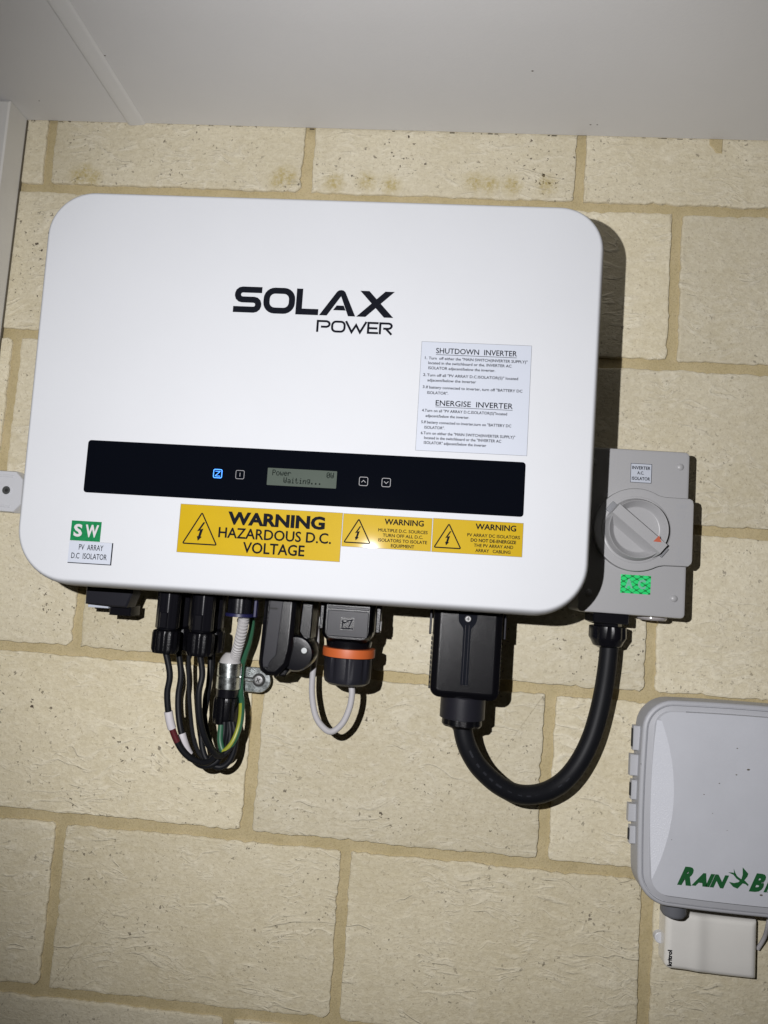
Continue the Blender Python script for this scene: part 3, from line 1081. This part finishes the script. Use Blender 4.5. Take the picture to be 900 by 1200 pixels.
G().slab([(.3500, -.425), (.3480, -.470), (.3535, -.4770), (.3590, -.4760), (.3595, -.425)][::-1], [(0, .055), (0, .085), (.001, .086)]).obj('rear_arm', M['bplastic'], t)
G().disc(.3552, -.4862, [(.0034, .0885), (.0034, .0925), (.0026, .0932)], 24).obj('pivot_screw', M['screw'], t)
G().slab([(.3230, -.5085), (.3290, -.5125), (.3390, -.5105), (.3420, -.5060), (.3360, -.5040)][::-1], [(0, .070), (0, .088), (.001, .089)]).obj('lower_lug', M['bplastic'], t)

# ---------------------------------------------------------------- communication plug with orange ring
t = root('communication_plug', .396, .09, -.48, 'black communication plug with a bright orange ring and ribbed cap under the inverter', 'plug')
cx, cdp = .3945, .080
g = G().slab(rrect(cx - .0235, cx + .0225, -.4755, -.425, .010, 5), [(.002, .056), (0, .058), (0, .098), (.0035, .1035)])
g.obj('plug_housing', M['bplastic'], t)
fp = G().slab(rrect(cx - .0185, cx + .0185, -.4700, -.4468, .0012, 3), [(0, .1032), (0, .1042), (.0005, .1046)]).obj('front_pad', M['bmatte'], t)
G().box(cx - .0185, cx + .0185, .1030, .1044, -.4455, -.4432, .0004).obj('top_bar', M['bmatte'], t)
g = G()
g.flat(rrect(cx - .0065, cx + .0060, -.4640, -.4525, .0008, 2), .10465)
g.obj('logo_field', M['bplastic'], fp, smooth='flat')
g = G()
for poly in ([(-.0045, -.4550), (-.0045, -.4612)], [(-.0045, -.4575), (-.0008, -.4575)], [(-.0012, -.4560), (.0038, -.4548), (.0012, -.4612)], [(-.0058, -.4625), (.0052, -.4625)]):
    g.ribbon([(cx + x, z) for x, z in poly], .0011, .10472)
g.obj('logo_mark', M['ink'], fp, smooth='flat')
for s in (-1, 1):
    lat = G().box(cx + s * .0262 - .0022, cx + s * .0262 + .0022, .074, .086, -.4660, -.4400, .0009).obj('latch', M['bplastic'], t)
    G().box(cx + s * .0285 - .0007, cx + s * .0285 + .0007, .076, .084, -.4640, -.4550, .0003).obj('latch_spring', M['steel'], lat)
G().lathe(cx, cdp, [(.021, -.4745), (.0215, -.4750), (.0200, -.4835)], 40).obj('neck', M['bplastic'], t)
G().lathe(cx + .0006, cdp, [(.0226, -.4812), (.0242, -.4816), (.0245, -.4850), (.0242, -.4892), (.0226, -.4896)], 60).obj('orange_ring', M['orange'], t)
cap = G().lathe(cx + .0008, cdp, [(.0205, -.4895), (.0222, -.4900), (.0222, -.5075), (.0208, -.5125), (.0170, -.5150), (.006, -.5155)], 72, ribs=9, ribd=.0013,
                cut=(-.511, -.4899)).obj('ribbed_cap', M['bmatte'], t)
lp = A((411, 800, .082), (412.5, 812, .082), (409.5, 830, .081), (401, 848, .080), (388, 857.5, .078), (376.5, 850, .073), (369, 836, .067), (365.5, 812, .058), (366.5, 790, .050), (370, 762, .042), (371, 745, .038), (370, 715, .038))
cab = root('grey_loop_cable', .38, .07, -.53, 'thin grey cable looping down out of the orange-ringed plug and back up', 'cable')
G().tube(spline(lp, 10), .0029, 16).obj('cable_sheath', M['gcable'], cab)

# ---------------------------------------------------------------- AC plug and thick cable
t = root('ac_plug', .503, .08, -.48, 'large black rectangular AC plug housing with a screw and vertical groove at the inverter', 'plug')
x0, x1 = .4715, .5350
g = G().slab(rrect(x0, x1, -.5195, -.425, .009, 6, (.009, .009, .009, .009)), [(.002, .045), (0, .048), (0, .080), (.0008, .0862), (.0050, .0893), (.0075, .0900)])
hs = g.obj('plug_housing', M['bplastic'], t)
gx = .5023
G().slab([(gx - .0034, -.506), (gx + .0034, -.506), (gx + .0034, -.456), (gx + .0080, -.4495), (gx + .0095, -.430), (gx - .0095, -.430), (gx - .0080, -.4495), (gx - .0034, -.456)],
         [(0, .0898), (0, .0903)]).obj('groove_bed', M['ink'], t)
for s in (-1, 1):
    G().box(gx + s * .0016 - .0003, gx + s * .0016 + .0003, .0900, .0912, -.5055, -.4525, .0001).obj('groove_rib', M['bmatte'], t)
G().box(x0 + .0035, gx - .0095, .0890, .0906, -.517, -.430, .0007).obj('cheek', M['bplastic'], t) if False else None
sc_o = G().disc(.5024, -.4466, [(.0031, .089), (.0031, .0922), (.0024, .0928)], 24).obj('screw', M['steel'], t)
g = G()
g.ribbon([(.5008, -.4466), (.5040, -.4466)], .0007, .0929)
g.ribbon([(.5024, -.4450), (.5024, -.4482)], .0007, .09292)
g.obj('cross_slot', M['hole'], sc_o, smooth='flat')
for s, xx in ((-1, x0 - .0024), (1, x1 + .0030)):
    G().box(xx - .0011, xx + .0011, .066, .074, -.4640, -.430, .0005).obj('side_clip', M['bmatte'], t)
for i in range(11):
    for xx in (x0 - .0003, x1 + .0003):
        G().box(xx - .0007, xx + .0007, .060, .078, -.5130 + i * .0044, -.5108 + i * .0044, .0003).obj('side_tooth', M['bplastic'], t)
G().lathe(.5035, .068, [(.0195, -.5180), (.0208, -.5190), (.0208, -.5385), (.0190, -.5390)], 48).obj('gland_collar', M['bmatte'], t)
G().lathe(.5035, .068, [(.0185, -.5370), (.0188, -.5440), (.0172, -.5460), (.009, -.5465)], 48, ribs=8, ribd=.0009).obj('gland_nut', M['bplastic'], t)

t = root('ac_cable', .57, .05, -.55, 'thick black cable hanging in a deep loop between large AC plug and grey isolator', 'cable')
cp = [(.5035, .068, -.530), (.5042, .068, -.545)] + A((546.5, 872, .068), (557, 893, .066), (570, 908, .063), (586, 921, .060), (605, 930, .056), (626, 931, .052), (646, 925, .047), (664, 912, .043), (680, 891, .039), (693, 864, .036), (702, 834, .034), (708, 805, .033), (712, 777, .033), (714.5, 750, .033))
sp_ = spline(cp, 8)
sh = G().tube(sp_, .0089, 28).obj('cable_sheath', M['rubber'], t)
# faint print along the sheath: small dashes facing the room
g = G()
i = 18
rr = random.Random(5)
while i < 76:
    n = rr.choice((2, 3))
    pts = sp_[i:i + n + 1]
    L = []
    for j in range(len(pts) - 1):
        a, b = pts[j], pts[j + 1]
        for q in range(3):
            p = a.lerp(b, (q + .2) / 3); p2 = a.lerp(b, (q + .75) / 3)
            tn = (b - a).normalized()
            up = Vector((0, 1, 0)).cross(tn).normalized()
            o1 = Vector((0, .00885, 0)) + up * -.001
            v1 = [p + o1 - up * .0009, p2 + o1 - up * .0009, p2 + o1 + up * .0009, p + o1 + up * .0009]
            g.add([tuple(v + Vector((0, .0002, 0))) for v in v1], [(0, 1, 2, 3)])
    i += n + rr.choice((2, 3))
g.obj('sheath_print', M['cableprint'], sh, smooth='flat')

# ---------------------------------------------------------------- AC isolator
t = root('ac_isolator', .6577, 0, -.3525, 'grey AC isolator switch box with a big rotary dial right of the inverter', 'isolator switch')
DB = .053
g = G().slab(rrect(.6070, .7080, -.4338, -.2738, .0045, 5), [(.002, -.0005), (0, .002), (0, DB - .003), (.0008, DB - .0008), (.003, DB)])
ib = g.obj('enclosure', M['grey'], t)
cx, cz = .6577, -.3525
ol = [(cx + .0398 * cos(radians(a)), cz + .0398 * sin(radians(a))) for a in range(60, 301, 6)]
ol += [(cx + .0225, cz - .0335), (cx + .027, cz - .0325), (cx + .0495, cz - .0320), (cx + .0525, cz - .0290), (cx + .0532, cz - .0262),
       (cx + .0532, cz + .0275), (cx + .0522, cz + .0312), (cx + .0495, cz + .0328), (cx + .027, cz + .0330), (cx + .0225, cz + .0338)]
DP = .0590
G().slab(ol, [(0, .030), (0, DP - .0016), (.0006, DP - .0004), (.0020, DP)]).obj('dial_cover', M['grey'], t)
# ring round the dial and the recessed knob
knob = G().disc(cx, cz, [(.0322, DP - .001), (.0320, DP + .0006), (.0306, DP + .0010), (.0296, DP + .0006)], 72).obj('dial_ring', M['grey'], t)
g = G()
g.disc(cx, cz, [(.0294, DP + .0002), (.0294, DP + .0016), (.0288, DP + .0019), (.0278, DP + .0016), (.0258, DP - .0010), (.0255, DP + .0008)], 72)
g2 = G()
n = 72
prof = [(.0300, DP - .0005), (.0296, DP + .0020), (.0278, DP + .0085), (.0272, DP + .0091), (.0264, DP + .0086), (.0222, DP + .0020), (.0206, DP + .0012), (.0008, DP + .0014)]
g2.disc(cx, cz, prof, n)
kn = g2.obj('knob', M['grey'], t)
an = radians(-38.5)


def rotk(x, d, z):
    return (cx + x * cos(an) - z * sin(an), d, cz + x * sin(an) + z * cos(an))


g = G()
g.rings([[(x, d, z) for x, z in ((-xe, -lo), (xe, -lo), (xe, hi), (-xe, hi))] for xe, lo, hi, d in ((.0285, .0112, .0062, DP + .0005), (.0290, .0052, .0058, DP + .0112), (.0287, .0048, .0055, DP + .0118))])
g.map(rotk)
g.obj('knob_grip', M['grey'], kn)
for (xa, xb) in ((-.0340, -.0292), (.0292, .0342)):
    g = G()
    g.slab([(xa, -.0046), (xb, -.0046), (xb, .0056), (xa, .0056)], [(0, DP - .0004), (0, DP + .0024), (.0006, DP + .0028)])
    g.map(rotk)
    g.obj('padlock_notch', M['greydk'], kn)
ax, _, az = at(771, 632, DP + .012)
G().flat([(ax - .0042, az - .0022), (ax + .0034, az - .0026), (ax + .0010, az + .0036)], DP + .0120).obj('pointer_mark', M['red'], kn, smooth='flat')
# moulded OFF / O and I marks
MR = mat('grey_relief', (.34, .343, .36), .35)
g = G()
letters(g, "OFF", cx + .0365, cx + .0465, cz + .0225, .0045, DP + .0002, .01)
g.obj('moulded_mark', MR, t, smooth='flat')
g = G()
g.ribbon([(cx + .0410 + .0028 * cos(k * pi / 8), cz + .0155 + .0028 * sin(k * pi / 8)) for k in range(16)], .0007, DP + .0002, True)
g.obj('moulded_mark', MR, t, smooth='flat')
g = G()
g.ribbon([(cx + .0400, cz - .0140), (cx + .0400, cz - .0225)], .0008, DP + .0002)
g.obj('moulded_mark', MR, t, smooth='flat')
g = G()
letters(g, "ON", cx + .0370, cx + .0445, cz - .0295, .0040, DP + .0002, .01)
g.obj('moulded_mark', MR, t, smooth='flat')
for (X, Z) in ((.6986, -.2889), (.6968, -.4151), (.6170, -.2889), (.6170, -.4151)):
    G().disc(X, Z, [(.0034, DB - .001), (.0033, DB + .0006), (.0026, DB + .0014), (.0012, DB + .0018), (.0003, DB + .0019)], 24).obj('screw_cap', M['grey'], t)
lb = G().box(.6520, .6716, DB - .0003, DB + .0006, -.3064, -.2881, .0002).obj('circuit_label', M['paper'], t)
G().ribbon([(.6520, -.3064), (.6716, -.3064), (.6716, -.2881), (.6520, -.2881)], .0004, DB + .0007, True).obj('label_edge', M['ink'], lb, smooth='flat')
g = G()
letters(g, "INVERTER", .6533, .6703, -.2936, .0030, DB + .0008, .02)
letters(g, "A.C.", .6582, .6645, -.2984, .0028, DB + .0008, .02)
letters(g, "ISOLATOR", .6533, .6703, -.3040, .0030, DB + .0008, .02)
g.obj('lettering', M['ink'], lb, smooth='flat')
o = G().slab([(.6466, -.4131), (.6747, -.4131), (.6749, -.3953), (.6468, -.3955)], [(0, DB - .0002), (0, DB + .0003)]).obj('green_reflective_label', M['tape'], t, smooth='flat')
g = G()
letters(g, "A", .6508, .6582, -.4078, .0078, DB + .0004, .05)
letters(g, "C", .6628, .6702, -.4078, .0078, DB + .0004, .05)
g.obj('lettering', mat('silver_film', (.16, .42, .30), .4), o, smooth='flat')
G().lathe(.6840, .030, [(.0140, -.4335), (.0142, -.4345), (.0142, -.4360), (.0125, -.4375), (.004, -.4378)], 36).obj('blanking_plug', M['clear'], t)

gx_ = .6415
t = root('isolator_gland', gx_, .033, -.45, 'black cable gland screwed into the underside of the grey isolator', 'cable gland')
G().slab(rrect(gx_ - .0185, gx_ + .0150, -.4430, -.4338, .001, 2), [(.001, .014), (0, .015), (0, .051), (.001, .052)]).obj('gland_base', M['bgloss'], t)
G().lathe(gx_, .033, [(.0135, -.4420), (.0135, -.4465), (.0125, -.4468)], 6).obj('gland_hex', M['bgloss'], t)
G().lathe(gx_, .033, [(.0150, -.4460), (.0176, -.4466), (.0178, -.4570), (.0160, -.4600), (.0135, -.4650), (.0100, -.4665), (.008, -.467)], 48, ribs=8, ribd=.0012,
          cut=(-.458, -.446)).obj('gland_nut', M['bgloss'], t)

# ---------------------------------------------------------------- irrigation controller
t = root('irrigation_controller', .75, 0, -.59, 'pale grey irrigation controller box with green lettering at the lower right', 'controller')
def bulged(x0, x1, z0, z1, r, b, n=10):
    base = rrect(x0, x1, z0, z1, r, 8)
    out = []
    m = len(base)
    for i in range(m):
        a, c = Vector(base[i]), Vector(base[(i + 1) % m])
        k = max(1, int((c - a).length / .012))
        for j in range(k):
            out.append(a.lerp(c, j / k))
    cx_, cz_ = (x0 + x1) / 2, (z0 + z1) / 2
    hw, hh = (x1 - x0) / 2, (z1 - z0) / 2
    res = []
    for q in out:
        u, v = (q.x - cx_) / hw, (q.y - cz_) / hh
        res.append((q.x + (u * b * (1 - v * v)), q.y + v * b * (1 - u * u)))
    return res


DF = .0660                                  # front of the lid
RX0 = at(750.5, 900, DF - .007)[0]
RZ1 = at(840, 824, DF - .007)[2]
RZ0 = at(840, 1070, DF - .007)[2]
RX1 = RX0 + .206
zmid = (RZ0 + RZ1) / 2
lid = bulged(RX0 + .0025, RX1 - .0025, RZ0 + .0020, RZ1 - .0020, .026, .0025)
G().slab(bulged(RX0 + .0130, RX1 - .0130, RZ0 + .0125, RZ1 - .0120, .016, .0015), [(.002, -.0005), (0, .002), (0, .036)]).obj('case', M['rblid'], t)
G().slab(lid, [(.0012, .0335), (0, .0350), (-.0002, .0560), (.0006, .0578), (.0020, .0586), (.0034, .0586), (.0036, .0568), (.0044, .0568), (.0047, .0590), (.0095, .0600), (.0105, .0602)]).obj('lid', M['rblid'], t, angle=50)
FX0, FX1 = at(764.5, 940, DF)[0] + .0022, RX1 - .0125
FZ0, FZ1 = at(840, 1057, DF)[2] + .0018, at(840, 837, DF)[2] - .0018
face = bulged(FX0, FX1, FZ0, FZ1, .014, .0022)
fm = (FZ0 + FZ1) / 2
g = G()
zs = [FZ0 + .012 + (FZ1 - FZ0 - .020) * k / 28 for k in range(29)]
zc0, zh = (zs[0] + zs[-1]) / 2, (zs[-1] - zs[0]) / 2


def fleft(z):
    v = (z - fm) / ((FZ1 - FZ0) / 2)
    return FX0 - .0022 * (1 - v * v)


rt_ = [(fleft(z) + .0003 + .0185 * (1 - abs((z - zc0 - .004) / (zh + .004)) ** 2.0) if z <= zs[-1] else fleft(z), z) for z in zs]
lf = [(fleft(z), z) for z in zs]
keep = [(x, z) for x, z in face if not (x < FX0 + .05 and zs[0] < z < zs[-1])]
idx = next(i for i in range(len(keep)) if keep[i][0] < FX0 + .05 and keep[(i + 1) % len(keep)][0] < FX0 + .05 and keep[i][1] > fm > keep[(i + 1) % len(keep)][1])
poly = keep[:idx + 1] + list(reversed(rt_)) + keep[idx + 1:]
FD0 = .0606
# rim of the face, then the flat face, with the crescent cut out and sloping down to the left
g = G().rings([[(x, .0595, z) for x, z in face], [(x, FD0, z) for x, z in face], [(x, DF - .0001 if x > FX0 + .03 else FD0, z) for x, z in offset(face, .0009)]], cap1=False)
g.obj('face_rim', M['rblid'], t)
g = G()
nseg = len(zs)
vs_ = []
for (a, b) in zip(lf, rt_):
    hgt = (DF - FD0) * min(1, (b[0] - a[0]) / .006)
    slope = min(.0055, (b[0] - a[0]) * .30)
    vs_ += [(a[0], DF + .0002 - slope, a[1]), (b[0], DF + .0001, b[1])]
g.add(vs_, [(2 * i, 2 * i + 1, 2 * i + 3, 2 * i + 2) for i in range(nseg - 1)])
g.obj('crescent_facet', M['rbcres'], t, smooth='flat')
g = G().flat(poly, DF)
fc = g.obj('lid_face', M['rbface'], t, smooth='flat')

# lettering on the lid: sloping capitals and a bird mark
sl = .42
base = at(797, 1034.5, DF)
TX0 = at(793, 1034, DF)[0]
TZ = at(793, 1034.5, DF)[2] - .0002
pxm = lambda px: at(px, 1036, DF)[0]
g = G()


def slanted(s, xa, xb, h, zb, bold):
    i0 = len(g.v)
    letters(g, s, xa, xb, zb, h, DF + .0003, bold)
    g.map(lambda x, d, z: (x + (z - zb) * sl, d, z), i0)


slanted("R", pxm(794), pxm(810.5), .0137, TZ, .065)
slanted("AIN", pxm(810.5), pxm(848), .0097, TZ + .0002, .065)
slanted("B", pxm(878), pxm(892.5), .0137, TZ + .0002, .06)
slanted("IRD", pxm(895), pxm(924), .0098, TZ + .0002, .05)
g.obj('lettering', M['rbgreen'], fc, smooth='flat')
g = G()
B = lambda *p: [(at(780 + x / 7.5, 1005 + y / 7.5, DF)[0], at(780 + x / 7.5, 1005 + y / 7.5, DF)[2]) for x, y in p]
dd = DF + .0003
g.flat(B((676, 84), (726, 140), (718, 165), (690, 200), (664, 190), (676, 150)), dd)
g.flat(B((664, 188), (692, 200), (690, 212), (630, 272), (592, 256), (555, 212), (600, 222), (640, 214)), dd + .00002)
g.flat(B((548, 128), (592, 130), (640, 172), (668, 192), (650, 204), (620, 182), (595, 150)), dd + .00004)
g.flat(B((598, 96), (612, 134), (626, 160), (600, 140)), dd + .00006)
g.flat(B((690, 196), (728, 236), (722, 250), (700, 232), (676, 226)), dd + .00008)
g.obj('bird_mark', M['rbgreen'], fc, smooth='flat')
# hinge knuckles down the left side
hz = [848, 882, 912, 940, 966, 992]
for i in range(5):
    za, zb2 = at(738, hz[i] + 2, .05)[2], at(738, hz[i + 1] - 3, .05)[2]
    wide = i % 2
    xh = at(740, 920, .046)[0] - (.001 if wide else 0)
    kn_ = G().box(xh - (.0018 if wide else .0008), RX0 + .004, .042, .0500, zb2, za, .0009).obj('hinge_knuckle', M['hinge'], t)
    if not wide:
        G().box(xh - .0016, xh - .0006, .044, .0480, zb2 + .003, za - .003, .0003).obj('hinge_pin', M['hole'], kn_)
# marks and chips on the lid
g = G()
rr = random.Random(11)
for (px, py, L) in ((864, 877, .0016), (877, 902, .0030), (863, 908, .0018), (843, 918, .0014), (825, 931, .0014), (835, 953, .0010), (852, 973, .0009), (787, 984, .0010), (753, 897, .0010), (892, 1049, .003)):
    p = at(px, py, DF)
    d = DF + .00012 if px > 770 else .0604
    a = rr.uniform(-.4, .1)
    g.flat([(p[0] + L * .5 * cos(a + k * pi / 3) , p[2] + L * .28 * sin(k * pi / 3)) for k in range(6)], d)
mk = g.obj('grime_mark', M['dirt_shade'], fc, smooth='flat')
mk['kind'] = 'stuff'
ft = at(791, 1078, .040)
G().lathe(ft[0], .034, [(.010, RZ0 + .014), (.0115, RZ0 + .012), (.0115, ft[2] + .005), (.0095, ft[2] + .002), (.004, ft[2] + .0016)], 36).obj('conduit_plug', M['rbdark'], t)

# ---------------------------------------------------------------- small off-white box below
t = root('sensor_box', .75, 0, -.735, 'small glossy off-white box with tiny sideways lettering below the irrigation controller', 'sensor box')
BD = .020
bx0, bx1 = at(780, 1110, BD)[0], at(890, 1120, BD)[0]
bz0, bz1 = at(800, 1142, BD)[2], at(800, 1070, BD)[2]


def wav(x):
    s = (x - .744) / .012
    return -.0032 / (1 + math.exp(-s * 2.2)) + .0012 * math.exp(-((x - .742) / .007) ** 2)


ring = []
N_ = 40
topz = lambda x: bz1 - .0022 / (1 + math.exp(-(x - .745) / .006))
botz = lambda x: bz0 + .0012 - .0030 / (1 + math.exp(-(x - .745) / .006)) + .0012
cols = [bx0 + (bx1 - bx0) * k / N_ for k in range(N_ + 1)]
rows = [0, .02, .05, .10, .25, .5, .75, .9, .95, .98, 1]


def ed(e, r=.0060):
    return 0.0 if e >= r else -(r - math.sqrt(max(0, r * r - (r - e) ** 2)))


g = G()
vs_ = []
cols = [bx0 + (bx1 - bx0) * q for q in (0, .004, .010, .018, .028, .040, .055)] + [bx0 + (bx1 - bx0) * (.07 + .91 * k / 34) for k in range(35)] + [bx1 - .0006, bx1]
cr_ = .006
for j, v in enumerate(rows):
    for i, x in enumerate(cols):
        lim = cr_ - math.sqrt(max(0, cr_ ** 2 - (bx0 + cr_ - x) ** 2)) if x < bx0 + cr_ else 0
        za, zb = botz(x) + lim, topz(x) - lim
        z = za + (zb - za) * v
        e = min(x - bx0, bx1 - x, z - za, zb - z)
        vs_.append((x, max(BD + wav(x) + ed(max(e, 0)), .002), z))
nc = len(cols)
fs = [(j * nc + i, j * nc + i + 1, (j + 1) * nc + i + 1, (j + 1) * nc + i) for j in range(len(rows) - 1) for i in range(nc - 1)]
nb = len(vs_)
bord = [i for i in range(nc)] + [j * nc + nc - 1 for j in range(1, len(rows))] + [(len(rows) - 1) * nc + i for i in reversed(range(nc - 1))] + [j * nc for j in reversed(range(1, len(rows) - 1))]
vs_ += [(vs_[b][0], 0.0, vs_[b][2]) for b in bord]
for k in range(len(bord)):
    k2 = (k + 1) % len(bord)
    fs.append((bord[k], bord[k2], nb + k2, nb + k))
g.add(vs_, fs)
bxo = g.obj('box_cover', M['beige'], t, angle=60)
tb = at(771, 1099, .006)
G().disc(tb[0] + .0022, tb[2], [(.0052, -.0003), (.0052, .0055), (.0045, .006)], 24).obj('fixing_lug', M['tab'], t)
g = G()
la = at(783.5, 1131, BD); lb_ = at(786.5, 1112.5, BD)
i0 = 0
letters(g, "kritrol", 0, lb_[2] - la[2], 0, .0036, 0, .045)
g.map(lambda x, d, z: (la[0] + .0021 - z, BD + .0014, la[2] + x))
g.obj('lettering', M['ink'], bxo, smooth='flat')
t = root('grey_lead', .80, .02, -.70, 'thin pale grey lead coming down beside the small off-white box at the right edge', 'cable')
G().tube(spline([at(904, 1060, .030), at(900, 1083, .022), at(896, 1098, .012), at(888, 1112, .006)], 8), .0019, 14).obj('lead_sheath', M['gcable'], t)

# ---------------------------------------------------------------- white bracket at the left edge
t = root('wall_bracket', -.02, 0, -.351, 'small white chamfered plastic bracket with a screw hole at the left edge of the photo', 'bracket')
x1 = .0245
ol = [(-.070, -.3725), (.0160, -.3735), (.0240, -.3640), (.0232, -.3370), (.0145, -.3288), (-.070, -.3290)]
br = G().slab(ol, [(.0005, -.0005), (0, .0005), (0, .0125), (.0010, .0140)]).obj('bracket_body', M['tab'], t)
for z in (-.3345, -.3672):
    G().slab(rrect(-.06, .0125, z - .0012, z + .0012, .0011, 3), [(0, .0135), (0, .01415), (.0003, .0146)]).obj('raised_rib', M['tab'], t)
hp = at(7.8, 574.5, .014)
G().disc(hp[0], hp[2], [(.0056, .0138), (.0054, .0146), (.0046, .0148)], 28).obj('hole_rim', M['tab'], t)
h2 = G().disc(hp[0], hp[2], [(.0045, .0146), (.0044, .0150)], 28).obj('screw_head', M['screw'], t)
G().disc(hp[0] + .0002, hp[2], [(.0021, .0149), (.0020, .01505)], 6).obj('screw_socket', M['hole'], h2)
